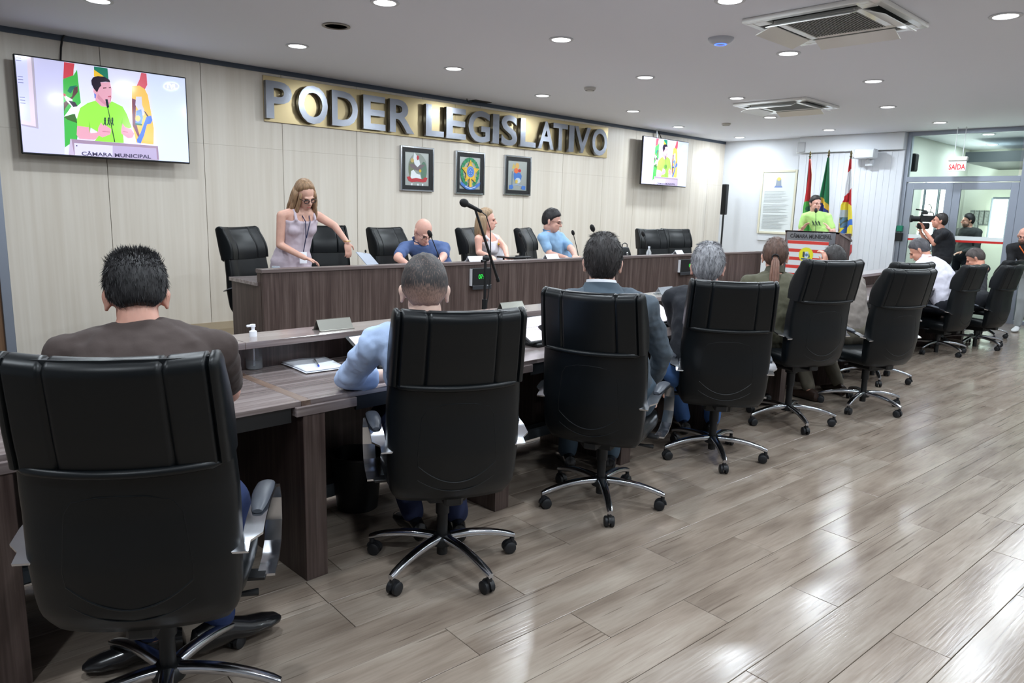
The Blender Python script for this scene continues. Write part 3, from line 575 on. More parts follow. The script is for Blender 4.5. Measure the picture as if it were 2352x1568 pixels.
# ------------------------------------------------------------------ front row desk
DZ = .775; DY0_, DY1_ = 2.62, 3.32; XE = 12.0
_a = R(1.2); _p = Vector((1.4, 2.6, 0))
dk = empty('council_desk', _p-Matrix.Rotation(_a, 3, 'Z') @ _p, _a, 'long dark wood council desk running past all the high-backed chairs', 'desk')
legx = [.274+1.08*k for k in range(11)]
lg = MB().rbox(0, .10, 2.61, 3.30, 0, DZ-.045, .002).build('leg', M_wv, dk, smooth=False); lg.location.x = legx[0]
for x in legx[1:]: o = lg.copy(); COL.objects.link(o); o.location.x = x
cp = MB().rbox(-.03, .25, 2.605, 2.66, DZ-.06, DZ-.021, .002).build('edge_block', M_wx, dk, smooth=False); cp.location.x = legx[0]
for x in legx[1:]: o = cp.copy(); COL.objects.link(o); o.location.x = x
edges = [.24]+[x+.02 for x in legx[1:]]+[XE]
for a, b in zip(edges[:-1], edges[1:]):
    MB().rbox(a+.021, b-.021, DY0_, DY1_, DZ-.022, DZ, .0015).build('worktop', M_wx, dk, smooth=False)
    MB().rbox(a+.24, b-.06, 2.63, 2.645, DZ-.085, DZ-.023, .001).build('apron', M_black, dk, smooth=False)
    MB().box(a+.001, b-.001, 3.30, 3.33, .04, .90).build('back_panel', M_wv, dk, smooth=False)
    MB().rbox(a+.0005, b-.0005, 3.15, 3.38, .90, .932, .002).build('ledge', M_wx, dk, smooth=False)
for x in edges[1:-1]: MB().box(x-.02, x+.02, DY0_, DY1_, DZ-.022, DZ-.0004).build('joint_strip', M_joint, dk, smooth=False)
MB().rbox(.4, XE, 3.2, 3.29, .06, .13, .01).build('cable_tray', mat('tray_grey', (120, 130, 138), .4), dk)
# ------------------------------------------------------------------ raised podium desk
PX0, PX1, PY0, PY1, PZ = 2.49, 10.33, 5.40, 6.0, 1.048
pd = empty('podium_desk', (0, 0, 0), 0, 'long raised presiding desk of dark vertical-grain wood below the sign', 'desk')
npan = 9; w = (PX1-PX0)/npan
for k in range(npan): MB().box(PX0+k*w+.0012, PX0+(k+1)*w-.0012, PY0, PY0+.03, .0, PZ-.03).build('front_panel', M_wv, pd, smooth=False)
MB().rbox(PX0-.012, PX1+.012, PY0-.012, PY0+.095, PZ-.03, PZ, .003).build('top_rail', wood('rail_laminate', (84, 72, 70), (104, 92, 90), (124, 112, 110), 0, .3), pd, smooth=False)
MB().box(PX0, PX1, PY0+.06, PY0+.08, .9, PZ-.03).build('inner_riser', M_wv, pd, smooth=False)
MB().rbox(2.475, PX1, PY0+.08, PY1, .912, .942, .002).build('worktop', M_wx, pd, smooth=False)
MB().box(PX0, PX0+.03, PY0+.096, PY1-.02, 0, .911).build('side_panel', M_wv, pd, smooth=False)
MB().box(PX0-.0005, PX0+.03, PY0+.031, PY0+.095, 0, PZ-.031).build('side_panel', M_wv, pd, smooth=False)
MB().box(PX1-.03, PX1, PY0+.031, PY1-.02, DAIS, .911).build('side_panel', M_wv, pd, smooth=False)

def nameplate(p, L, label, rz=0, h=.055, m=None):
    t = empty('name_plate', p, rz, label, 'name plate')
    mb = MB()
    mb.add([(-L/2, -.035, 0), (L/2, -.035, 0), (L/2, .0, h), (-L/2, .0, h), (-L/2, -.033, 0), (L/2, -.033, 0), (L/2, .002, h), (-L/2, .002, h)], [(0, 1, 2, 3), (7, 6, 5, 4), (3, 2, 6, 7), (0, 3, 7, 4), (1, 5, 6, 2)])
    mb.add([(-L/2, .035, 0), (L/2, .035, 0), (L/2, .0, h), (-L/2, .0, h), (-L/2, .033, 0), (L/2, .033, 0), (L/2, -.002, h), (-L/2, -.002, h)], [(3, 2, 1, 0), (4, 5, 6, 7), (7, 6, 2, 3), (4, 7, 3, 0), (2, 6, 5, 1)])
    mb.build('folded_plate', m or M_silver, t, smooth=False)
    MB().box(-L/2, L/2, -.045, -.033, 0, .004).box(-L/2, L/2, .033, .045, 0, .004).build('foot_lip', m or M_silver, t, smooth=False)
nameplate((1.87, 3.26, .932), .19, 'metal name plate on the desk ledge behind the sanitiser bottle')
nameplate((3.13, 3.28, .932), .19, 'metal name plate on the desk ledge at the foot of the microphone stand')
nameplate((4.86, 3.33, .932), .19, 'metal name plate on the ledge left of the grey-haired man', m=M_clear)
def pod(px, py): q = at(px, py, z=PZ); return q
for a, b, lab in ((1091, 596, 'white name plate on the raised desk in front of the blonde woman in white'), (1266, 589, 'white name plate on the raised desk before the man in the light blue shirt'), (1558, 580, 'white name plate on the raised desk before the two empty chairs')):
    q = at(a, b, y=PY0+.045); nameplate((q.x, PY0+.045, PZ), .19 if a != 1558 else .16, lab, h=.05, m=M_paper)

def clock(px0, px1, py0, py1, txt, label):
    a, b = at(px0, py0, y=PY0-.03), at(px1, py1, y=PY0-.03)
    w, h = b.x-a.x, a.z-b.z; t = empty('desk_timer', (a.x, PY0, b.z), 0, label, 'timer', 'digital timers on the raised desk')
    MB().rbox(0, w, -.035, 0, 0, h, .006).build('case', M_black, t); MB().rbox(.004, w-.004, -.042, -.035, -.028, .012, .003).build('lower_bar', mat('bar_grey', (52, 54, 58), .3), t)
    MB().box(-.004, 0, -.036, -.002, .01, h-.005).build('side_sticker', mat('sticker_white', (210, 210, 214), .5), t)
    Mt = basis((w*.50, -.0365, h*.42), (1, 0, 0), (0, 0, 1), (0, -1, 0))
    text_obj('digits', txt, h*.34, Mt, mat('green_led', (40, 220, 70), .4, emit=1.1), t, extrude=.0004, sx=.85)
clock(1084, 1128, 616, 656, '07:4', 'black desk timer with green digits behind the microphone stand')
clock(1563, 1608, 596, 624, '07:4', 'black desk timer with green digits beside the grey-haired head')

# gooseneck microphones on the raised desk
def goose(base, tip, label, head=.011):
    t = empty('gooseneck_microphone', base, 0, label, 'microphone', 'gooseneck microphones'); b = Vector(base); d = Vector(tip)-b
    MB().lathe([(.0, 0), (.055, 0), (.05, .018), (.02, .026), (0, .027)], n=18).build('base', M_black, t)
    pts = [Vector((0, 0, .02)), d*.4+Vector((0, 0, .03)), d*.75+Vector((0, 0, .015)), d]
    MB().tube(pts, .0045, 6).build('neck', M_black, t); u = (pts[3]-pts[2]).normalized()
    MB().ell(pts[3]+u*.02, (head*1.5, head*1.5, head*2.6), u.to_track_quat('Z', 'Y').to_matrix(), 12, 8).build('capsule', M_blackm, t)
zt_ = .942
def gm(pxb, pxt, pyt, y, label, head=.013): b = at(pxb, 600, y=y); b.z = zt_; goose(b, at(pxt, pyt, y=y-.02), label, head)
gm(1332, 1317, 538, 5.62, 'gooseneck microphone on the raised desk right of the light blue shirt')
gm(1018, 989, 541, 5.60, 'gooseneck microphone in front of the bald man', .015)
gm(842, 840, 582, 5.75, 'short black microphone between the second and third chairs on the dais', .006)
gm(1216, 1196, 543, 5.75, 'gooseneck microphone before the black chair behind the light blue shirt', .013)
gm(1385, 1362, 527, 5.75, 'gooseneck microphone behind the head of the man in the suit', .02)
gm(1490, 1478, 540, 5.9, 'gooseneck microphone before the left one of the two empty chairs', .016)
# bag, bottles, glasses on the raised desk
q = at(1455, 583, y=5.46)
bg = empty('black_bag', (q.x, 5.60, .942), 0, 'small black bag standing on the raised desk', 'bag')
MB().rings([[Vector((x*s, y*s2, z)) for x, y in ((-.11, -.05), (.11, -.05), (.11, .05), (-.11, .05))] for z, s, s2 in ((0, 1, 1), (.02, 1.03, 1.03), (.13, .8, .7), (.20, .6, .3))]).build('body', M_leather, bg, bev=.01)
MB().tube([(-.05, 0, .19), (-.045, 0, .235), (0, 0, .25), (.045, 0, .235), (.05, 0, .19)], .006, 6).build('handle', M_leather, bg)
MB().rbox(-.02, .02, -.05, -.035, .10, .14, .004).build('clasp', M_chrome, bg)
q = at(1490, 583, y=5.55)
bt = empty('water_bottle', (q.x, 5.55, .942), 0, 'small clear bottle on the raised desk before the two empty chairs', 'bottle')
MB().lathe([(0, 0), (.032, 0), (.033, .02), (.033, .13), (.013, .17), (.013, .19)], n=16).build('body', M_clear, bt); MB().lathe([(.014, .185), (.014, .205), (0, .206)], n=12).build('cap', M_white, bt)
q = at(628, 612, y=5.6)
gl = empty('drinking_glass', (q.x+.02, 5.60, .942), 0, 'small clear glass at the left end of the raised desk', 'glass')
MB().lathe([(0, 0), (.028, 0), (.034, .11), (.031, .11), (.026, .008), (0, .008)], n=16).build('bowl', M_clear, gl); MB().lathe([(0, .009), (.027, .009), (.028, .05), (0, .05)], n=14).build('water', M_clear, gl)
# papers / open folder that the standing woman lifts, laptop by the blonde woman
fd = empty('paper_folder', (3.62, 5.62, .95), R(-10), 'grey folder with white sheets held up by the standing woman', 'folder')
MB().add([(-.02, -.12, 0), (.10, -.1, 0), (.02, .1, .17), (-.12, .08, .19), (-.018, -.12, .006), (.102, -.1, .006), (.022, .1, .176), (-.118, .08, .196)], [(3, 2, 1, 0), (4, 5, 6, 7), (0, 1, 5, 4), (1, 2, 6, 5), (2, 3, 7, 6), (3, 0, 4, 7)]).build('cover', mat('folder_grey', (140, 146, 160), .4), fd, smooth=False)
MB().add([(.02, -.1, .01), (.06, -.1, .01), (-.005, .09, .17), (-.05, .09, .18)], [(0, 1, 2, 3)]).build('sheet', M_paper, fd, smooth=False)
q = at(1185, 583, y=5.72)
lp = empty('tablet', (q.x, 5.75, .942), 0, 'black tablet lying on the raised desk beside the blonde woman', 'tablet')
MB().rbox(-.17, .17, -.1, .1, .10, .118, .006).build('body', M_black, lp); MB().box(-.12, .12, -.05, .05, 0, .10).build('stand', M_black, lp, smooth=False); MB().box(-.15, .15, -.08, .08, .118, .1185).build('screen', mat('dark_glass', (24, 26, 30), .1), lp, smooth=False)
# tall microphone stand between desk and podium
y_ = 4.0
s0, s1, s2, s3, s4 = at(1117, 700, y=y_), at(1115, 596, y=y_), at(1142, 638, y=y_), at(1092, 482, y=y_), at(1060, 462, y=y_)
sd = empty('microphone_stand', (s1.x, y_, 0), 0, 'black boom microphone stand between the front desk and the raised desk', 'microphone stand')
o_ = Vector((s1.x, y_, 0))
MB().cyl((0, 0, .02), (0, 0, .62), .016, n=12).cyl((0, 0, .62), (0, 0, s1.z), .010, n=10).cyl((0, 0, .58), (0, 0, .66), .022, n=12).cyl((0, 0, .82), (0, 0, .90), .02, n=12).build('pole', M_black, sd)
MB().lathe([(0, 0), (.14, 0), (.14, .012), (.03, .03), (0, .03)], n=24).build('base', M_black, sd)
MB().tube([s2-o_, s3-o_], [.011, .009], 8).cyl(s2-o_, s2-o_+(s2-s3).normalized()*.03, .014, n=8).build('boom', M_black, sd)
c = s1-o_; MB().ell(c+Vector((.005, 0, .01)), (.03, .022, .026)).cyl(c+Vector((-.045, -.01, -.01)), c+Vector((.03, 0, 0)), .011, n=8).build('clutch', M_black, sd)
d = (s4-s3); u = (at(1064, 464, y=y_)-at(1098, 481, y=y_)).normalized(); hd = at(1066, 466, y=y_)-o_
mic = MB().tube([hd-u*.0, hd-u*.17], [.018, .012], 12); mic.build('handle', M_blackm, sd)
MB().ell(hd, (.030, .030, .036), u.to_track_quat('Z', 'Y').to_matrix(), 16, 10).build('windscreen', M_blackm, sd)
e = hd-u*.17; MB().tube([e, e-u*.05+Vector((0, 0, -.01)), e+Vector((.09, 0, -.12)), e+Vector((.10, 0, -.3)), e+Vector((.10, 0, -.48)), e+Vector((.085, 0, -.62)), (0.02, 0, .85)], .004, 6).build('cable', M_black, sd)

# ------------------------------------------------------------------ things on the front desk
q = at(580, 845, z=DZ)
sb = empty('sanitiser_bottle', (q.x, q.y-.02, DZ), 0, 'clear pump bottle of hand sanitiser on the front desk', 'bottle')
MB().lathe([(0, .001), (.033, .001), (.038, .006), (.039, .06), (.036, .105), (.026, .135), (.014, .150), (.014, .158)], n=28).build('bottle_body', mat('bottle_clear', (246, 250, 255), .03, trans=.90, ior=1.3), sb)
MB().lathe([(0, .003), (.031, .003), (.035, .008), (.0355, .045), (0, .045)], n=24).build('gel', mat('gel', (232, 242, 244), .04, trans=.88, ior=1.35), sb)
MB().lathe([(.0, .156), (.0175, .156), (.0175, .182), (.008, .186), (.008, .200), (.012, .202), (.012, .214), (0, .216)], n=18).rbox(-.03, .008, -.006, .006, .203, .213, .002).cyl((0, 0, .02), (0, 0, .157), .003, n=6).build('pump', mat('pump_white', (236, 238, 244), .4), sb)
pp = MB()
P = [at(627, 829, z=DZ), at(727, 815, z=DZ), at(790, 848, z=DZ), at(703, 860, z=DZ)]
N_ = 9
for s_, dz_ in ((0, .003), (.006, .009)):
    grid = []
    for i in range(N_):
        for j in range(N_):
            a, b = i/(N_-1), j/(N_-1); p = (P[0]*(1-a)+P[1]*a)*(1-b)+(P[3]*(1-a)+P[2]*a)*b
            grid.append((p.x+s_, p.y+s_, DZ+dz_+.012*math.sin(a*3+b*2)**2*(1-b)*.8+.004*b))
    o = len(pp.v); pp.add(grid, [(i*N_+j, i*N_+j+1, (i+1)*N_+j+1, (i+1)*N_+j) for i in range(N_-1) for j in range(N_-1)])
o = pp.build('paper_sheets', M_paper); so = o.modifiers.new('s', 'SOLIDIFY'); so.thickness = .002; tag(o, 'white sheets of paper on the front desk beside the blue-shirted elbow', 'paper')
a, b = at(722, 824, z=DZ+.02), at(732, 840, z=DZ+.02)
pn = empty('pen', (0, 0, 0), 0, 'clear ballpoint pen lying on the white sheets', 'pen'); u = (b-a).normalized()
MB().cyl(a, b, .0042, n=8).build('barrel', M_clear, pn); MB().cyl(b-u*.012, b+u*.003, .0046, .004, 8).cyl(a-u*.01, a, .0015, .003, 8).build('blue_cap', mat('pen_blue', (40, 70, 190), .4), pn)
def tabletdock(c, w, label, rz=0, tilt=32, h=.24):
    t = empty('document_screen', c, rz, label, 'tablet', 'tilted screens on the front desk')
    M = Matrix.Rotation(R(-tilt), 4, 'X')
    T = Matrix.Translation((0, 0, .03)) @ Matrix.Rotation(R(90-tilt-30), 4, 'X')
    MB().rbox(-w/2, w/2, 0, h, -.012, 0, .005).xf(T).build('case', M_black, t)
    MB().box(-w/2+.014, w/2-.014, .014, h-.014, 0.0002, .001).xf(T).build('screen', mat('page_glow', (226, 214, 226), .15, emit=.45), t, smooth=False)
    MB().box(-w/2+.05, w/2-.09, h*.55, h*.56, .0012, .0014).box(-w/2+.05, w/2-.15, h*.45, h*.457, .0012, .0014).xf(T).build('page_lines', mat('ink', (120, 112, 130), .6), t, smooth=False)
    MB().rbox(-w*.4, w*.4, -.02, .12, 0, .022, .006).cyl((0, .05, .02), (0, .1, .1), .02, n=8).build('foot', M_black, t)
tabletdock((2.07, 2.93, DZ), .40, 'tilted screen on the front desk under the blue-shirted arm', R(4))
tabletdock((3.12, 2.90, DZ), .40, 'tilted screen on the front desk between the second and third high-backed chairs', R(4))
tabletdock((4.3, 2.92, DZ), .40, 'tilted screen on the front desk before the grey-haired man', R(4))
q = at(2022, 634, z=.932)
g2 = empty('drinking_glass', (q.x, 3.27+.021*(q.x-1.4), .932), 0, 'clear water glass on the far part of the front desk ledge', 'glass')
MB().lathe([(0, 0), (.033, 0), (.038, .15), (.035, .15), (.031, .008), (0, .008)], n=16).build('bowl', M_clear, g2); MB().lathe([(0, .009), (.031, .009), (.033, .08), (0, .08)], n=14).build('water', M_clear, g2)

q = at(850, 1178, z=0)
wbn = empty('waste_bin', (q.x, q.y+.12, 0), 0, 'black waste bin under the front desk left of the second chair', 'bin')
MB().lathe([(0, .002), (.105, .002), (.13, .28), (.138, .285), (.138, .295), (.128, .295), (.10, .012), (0, .012)], n=28).build('bucket', M_black, wbn)
# ------------------------------------------------------------------ lectern
LX = 10.5; la, lb = at(1805, 528, x=LX), at(1929, 533, x=LX)
lw_ = la.y-lb.y; lyc = (la.y+lb.y)/2; LZ = 1.372
lt = empty('lectern', (LX, lyc, DAIS), 0, 'wooden lectern with silver plate and red and white striped flag panel', 'lectern')
h = LZ-DAIS; hw = lw_/2
mb = MB()
mb.rbox(0, .03, -hw, hw, 0, h, .003); mb.rbox(.03, .42, -hw, -hw+.03, 0, h-.02, .003).rbox(.03, .42, hw-.03, hw, 0, h-.02, .003); mb.build('body', wood('lectern_wood', (70, 56, 54), (96, 80, 78), (120, 104, 102), 2, .4), lt, smooth=False)
MB().add([(.0, -hw-.01, h), (.0, hw+.01, h), (.44, hw+.01, h-.11), (.44, -hw-.01, h-.11), (.0, -hw-.01, h-.03), (.0, hw+.01, h-.03), (.44, hw+.01, h-.14), (.44, -hw-.01, h-.14)], [(0, 1, 2, 3), (7, 6, 5, 4), (0, 4, 5, 1), (1, 5, 6, 2), (2, 6, 7, 3), (3, 7, 4, 0)]).build('reading_board', M_wx, lt, smooth=False)
MB().rbox(-.006, 0, -hw+.05, hw-.025, .42, h-.02, .001).build('silver_plate', M_steel, lt)
fnl = lambda u, v, hh: (-.0062-hh, hw-u, h+v)
st_ = [((214, 216, 218), [(.05, -.14), (.66, -.14), (.66, -.76), (.05, -.76)])]
for k in range(5): z_ = -.145-.119*k; st_.append(((206, 64, 56), [(.05, z_), (.66, z_), (.66, z_-.047), (.05, z_-.047)]))
cx_, cz_ = .345, -.345
st_ += [((222, 216, 50), circ(cx_, cz_, .108, .108, 28)), ((64, 70, 66), [(cx_-.05, cz_+.04), (cx_-.03, cz_+.05), (cx_-.005, cz_+.0), (cx_-.02, cz_-.04), (cx_-.05, cz_-.03)]), ((190, 206, 220), [(cx_-.015, cz_+.045), (cx_+.03, cz_+.05), (cx_+.045, cz_-.01), (cx_+.02, cz_-.05), (cx_-.02, cz_-.045)]), ((90, 116, 150), circ(cx_+.01, cz_, .022)), ((60, 84, 70), [(cx_+.045, cz_+.03), (cx_+.062, cz_-.03), (cx_+.04, cz_-.045), (cx_+.04, cz_)]), ((50, 84, 120), [(cx_-.07, cz_-.05), (cx_+.08, cz_-.05), (cx_+.065, cz_-.07), (cx_-.06, cz_-.07)])]
shapes_mesh('striped_flag_panel', st_, fnl, lt, step=.0005)
Mt = basis((-.0085, 0.01, h-.105), (0, -1, 0), (0, 0, 1), (-1, 0, 0)); text_obj('lettering', 'CÂMARA MUNICIPAL', .078, Mt, mat('dark_letters', (58, 56, 58), .4), lt, extrude=.0015, offset=.0022, sx=.83)
goose((LX+.12, lyc+.0, LZ-.028), at(1874, 486, x=LX+.2), 'thin gooseneck microphone on the lectern', .015)

# ------------------------------------------------------------------ flags
def flag(name, label, top, left, right, rule, seed, bottom_pole=DAIS):
    """folded cloth hanging from a pole; outline rows given as photo points on the flag's own plane"""
    X = 12.4; sc3 = .2168
    f3 = lambda x, y: at(1600+x*sc3, 280+y*sc3, x=X)
    tp = f3(*top)
    t = empty('flag', (X, tp.y, bottom_pole), 0, label, 'flag', 'flags on poles behind the lectern')
    O = Vector((X, tp.y, bottom_pole)); H = tp.z-bottom_pole
    MB().cyl((0, 0, .05), (0, 0, H-.10), .014, n=10).build('pole', mat('pole_dark', (70, 60, 48), .35, .6), t)
    MB().lathe([(0, 0), (.15, 0), (.15, .02), (.05, .05), (.03, .09), (0, .09)], n=20).build('base', mat('base_wood', (60, 44, 36), .5), t)
    MB().lathe([(.014, H-.11), (.024, H-.09), (.010, H-.08), (.020, H-.05), (0.002, H)], n=10).build('finial', mat('finial_brass', (110, 100, 70), .35, .7), t)
    nr, nc = 220, 56; rr = random.Random(seed); yl = [p[1] for p in left]; xl = [p[0] for p in left]; yr = [p[1] for p in right]; xr = [p[0] for p in right]
    y0_, y1_ = left[0][1], min(left[-1][1], right[-1][1]); vs_, fs, mi = [], [], []; cols = []
    for i in range(nr+1):
        py = y0_+(y1_-y0_)*i/nr; a = np.interp(py, yl, xl); b = np.interp(py, yr, xr)
        for j in range(nc+1):
            u = j/nc; p = f3(a+(b-a)*u, py)-O
            amp = .02+.03*min(1, i/nr*1.4)
            vs_.append((p.x-.03+amp*math.sin(u*9.5+seed+i*.01)+amp*.5*math.sin(u*21+i*.025), p.y, p.z))
    for i in range(nr):
        py = y0_+(y1_-y0_)*(i+.5)/nr; a = np.interp(py, yl, xl); b = np.interp(py, yr, xr)
        for j in range(nc):
            fs.append((i*(nc+1)+j, i*(nc+1)+j+1, (i+1)*(nc+1)+j+1, (i+1)*(nc+1)+j)); c = rule(a+(b-a)*(j+.5)/nc, py)
            if c not in cols: cols.append(c)
            mi.append(cols.index(c))
    mb = MB(); mb.v = vs_; mb.f = fs; mb.m = mi
    o = mb.build('cloth', [mat('flag_cloth', c, .75, sheen=.3) for c in cols], t, ang=180)
    s = o.modifiers.new('s', 'SOLIDIFY'); s.thickness = .003
    # back fold of the same cloth
RD, GR, WH = (196, 34, 42), (76, 170, 70), (228, 230, 236)
def r1(x, y):
    if x > np.interp(y, [400, 560, 800], [1217, 1230, 1222]) and y < 830: return (206, 170, 130)
    if y < 850-(x-1150)*.25: return RD
    if (x-1195)**2+(y-920)**2*.6 < 600: return (48, 110, 84)
    if y > 1180 and x < 1160: return (60, 150, 60)
    return GR
flag('f', 'green and red state flag, leftmost of the three behind the lectern', (1208, 305), [(1200, 395), (1185, 600), (1152, 800), (1132, 900), (1124, 1000), (1118, 1300), (1122, 1500)], [(1218, 395), (1236, 560), (1230, 780), (1240, 1000), (1245, 1300), (1240, 1500)], r1, 1)
def r2(x, y):
    c = np.interp(x, [1300, 1325, 1360, 1410], [800, 795, 815, 900])
    if y > 1120: return (22, 118, 76)
    if y > c+60+(x-1310)*.15: return (38, 52, 140)
    if y > c: return (236, 196, 60)
    return (20, 122, 78)
flag('f', 'green national flag with yellow and blue, middle of the three flags', (1407, 290), [(1396, 380), (1350, 620), (1318, 780), (1306, 900), (1300, 1200), (1310, 1500)], [(1409, 380), (1410, 700), (1406, 1000), (1420, 1200), (1415, 1500)], r2, 4)
def r3(x, y):
    d = y+(x-1600)*1.25
    if d < 560: return RD if x > 1575 or y < 640 else WH
    if d < 770: return WH
    yb = np.interp(x, [1520, 1560, 1600, 1660], [900, 850, 850, 890])
    if y < yb: return RD
    yy = np.interp(x, [1515, 1540, 1600, 1660], [1290, 1285, 1265, 1200])
    if y < yy:
        yr_ = np.interp(x, [1520, 1560, 1600, 1635, 1660], [1215, 1170, 1110, 1060, 1060])
        if abs(y-yr_) < 30: return (58, 110, 196)
        if 1535 < x < 1600 and 930 < y < 1120: return (176, 186, 196) if y < 1010 else (96, 134, 164) if (x+y) % 60 < 40 else (90, 100, 90)
        if 1600 < x < 1632 and abs(y-1020-(x-1600)*1.3) < 10: return (50, 50, 46)
        return (226, 206, 60) if x > 1532 or y > 1160 else (110, 80, 84)
    if y < yy+80: return WH
    return RD
flag('f', 'red, white and yellow town flag, rightmost of the three flags', (1643, 300), [(1634, 395), (1605, 560), (1582, 680), (1570, 820), (1535, 880), (1522, 1000), (1514, 1150), (1520, 1290), (1560, 1400), (1580, 1520)], [(1646, 395), (1658, 620), (1655, 860), (1662, 960), (1662, 1120), (1650, 1260), (1640, 1380), (1600, 1440), (1590, 1520)], r3, 8)
for o in list(bpy.data.objects):
    if o.name == 'f': o.name = 'flag'

# column loudspeaker in the corner
q = at(1667, 423, x=12.95)
cs = empty('column_speaker', (12.95, q.y, DAIS), 0, 'slim black column loudspeaker on a pole in the corner', 'speaker')
z1, z0 = q.z-DAIS, at(1662, 493, x=12.95).z-DAIS
MB().rbox(-.05, .05, -.05, .05, z0, z1, .01).build('speaker_column', M_black, cs); MB().rbox(-.055, -.05, -.04, .04, z0+.02, z1-.02, .002).build('grille', M_blackm, cs)
MB().cyl((0, 0, .02), (0, 0, z0), .018, n=12).build('pole', M_black, cs); MB().rbox(-.2, .2, -.2, .2, 0, .03, .01).build('base', M_black, cs)

# ------------------------------------------------------------------ high-backed office chairs
SP = [(-.205, .395), (-.23, .47), (-.245, .60), (-.25, .75), (-.268, .90), (-.30, 1.03), (-.335, 1.13), (-.35, 1.175)]
SPy = [p[0] for p in SP]; SPz = [p[1] for p in SP]
def yc_(z): return float(np.interp(z, SPz, SPy))
def hw_(z): return float(np.interp(z, [.395, .43, .50, .62, .80, 1.0, 1.175], [.225, .252, .262, .268, .268, .258, .245]))
def th_(z): return float(np.interp(z, [.395, .45, .6, 1.0, 1.14, 1.175], [.030, .052, .060, .048, .038, .02]))
def bow(x): return .045*(x/.25)**2
def backpt(x, z, off=0):
    w, t = hw_(z), th_(z); k = max(0, 1-abs(x/w)**4)**.25
    return Vector((x, yc_(z)-t*k-off+bow(x), z))
def make_chair():
    t = empty('office_chair')
    mb = MB(); rs = []
    for i in range(34):
        z = .395+(1.175-.395)*(1-math.cos(math.pi*i/33))/2 if False else .395+.78*i/33
        w, th = hw_(z), th_(z); ring = []
        for k in range(72):
            a = 2*math.pi*k/72; ca, sa = math.cos(a), math.sin(a)
            x = w*math.copysign(abs(ca)**.42, ca); y = th*math.copysign(abs(sa)**.5, sa)
            if sa > 0 and abs(abs(x)/w-.52) < .06: y -= .012*(1-abs(abs(x)/w-.52)/.06)
            if sa > 0 and abs(z-.58) < .02 and abs(x)/w < .5: y -= .008
            ring.append(Vector((x, yc_(z)+y+bow(x), z)))
        rs.append(ring)
    mb.rings(rs); bk = mb.build('backrest', M_leather, t, ang=60)
    sm = MB()     # stitched contours of the rear shell
    def line(pts, r=.0028): sm.tube([backpt(x, z, -.001) for x, z in pts], r, 6)
    line([(-.155, .56)]+[(-.158+.004*k, .60+.04*k) for k in range(0, 5)]+[(-.12, .795), (-.06, .81), (0, .813), (.06, .81), (.12, .795)]+[(.158-.004*k, .60+.04*k) for k in range(4, -1, -1)]+[(.155, .56)], .0022)
    line([(x, .56-.075*(1-(x/.155)**2)) for x in np.linspace(-.155, .155, 17)], .0035)
    line([(x, .50-.055*(1-(x/.155)**2)) for x in np.linspace(-.155, .155, 17)], .0024)
    sm.build('stitching', M_leather, bk)
    # head pad folded over the top
    def prof(xr):
        e = abs(xr); g = 1.0
        for c, wd, dp in ((.52, .035, .16), (.90, .025, .22)):
            if abs(e-c) < wd: g -= dp*(1-abs(e-c)/wd)
        if e > .965: g *= math.sqrt(max(.02, 1-((e-.965)/.05)**2))
        P = []
        zb, zf = .885, .90
        for k in range(9): z = zb+(1.14-zb)*k/8; P.append((yc_(z)-(th_(z)+.010)*1.0-(.006*math.sin(math.pi*k/8)), z))
        for k in range(1, 8): a = math.pi*k/8; P.append((yc_(1.15)-(.052)*math.cos(a), 1.142+.045*math.sin(a)))
        for k in range(9): z = 1.14+(zf-1.14)*k/8; P.append((yc_(z)+(th_(z)+.012)+.022*math.sin(math.pi*k/8), z))
        out = []
        for y, z in P: c = yc_(min(z, 1.13)); zc_ = min(z, 1.12); out.append((c+(y-c)*(.25+.75*g), zc_+(z-zc_)*(.35+.65*g)))
        return out
    xs = sorted(set([round(s*v, 4) for s in (-1, 1) for v in [0, .1, .2, .3, .4, .46, .485, .505, .52, .535, .555, .58, .65, .72, .8, .86, .875, .89, .9, .91, .925, .94, .965, .985, 1.0, 1.012]]))
    rs = [[Vector((xr*.262*(hw_(z)/.262)**.5, y+bow(xr*.25), z-.010*(1-xr*xr))) for y, z in prof(xr)] for xr in xs]
    hp = MB().rings(rs).build('head_pad', M_leather, t, ang=60)
    MB().tube([backpt(x, .885, .014)+Vector((0, 0, -.008*(1-(x/.25)**2))) for x in np.linspace(-.243, .243, 21)], [.004]+[.0125]*19+[.004], 10).build('rolled_hem', M_leather, hp)
    # seat
    mb = MB(); rs = []
    for z, s in ((.395, .80), (.405, .93), (.43, .99), (.46, 1.0), (.485, .975), (.498, .90), (.502, .7), (.5, .4)):
        rs.append([Vector((.255*s*math.copysign(abs(math.cos(a))**.42, math.cos(a)), .03+.25*s*math.copysign(abs(math.sin(a))**.42, math.sin(a)), z+.006*math.sin(a))) for a in [2*math.pi*k/40 for k in range(40)]])
    mb.rings(rs).build('seat', M_leather, t, ang=60)
    MB().rbox(-.09, .09, -.12, .12, .33, .40, .015).tube([(.05, .0, .36), (.2, .0, .355), (.27, .02, .35)], [.007, .007, .012], 8).rbox(-.04, .04, -.23, -.08, .36, .42, .01).build('tilt_mechanism', M_black, t)
    # armrests: polished bands
    path = [(.02, .405), (.12, .41), (.19, .44), (.225, .50), (.225, .58), (.19, .635), (.10, .665), (0, .668), (-.12, .655), (-.21, .628), (-.245, .612)]
    # smooth path
    pp_ = []
    for i in range(len(path)-1):
        for k in range(3): f = k/3; pp_.append((path[i][0]*(1-f)+path[i+1][0]*f, path[i][1]*(1-f)+path[i+1][1]*f))
    pp_.append(path[-1])
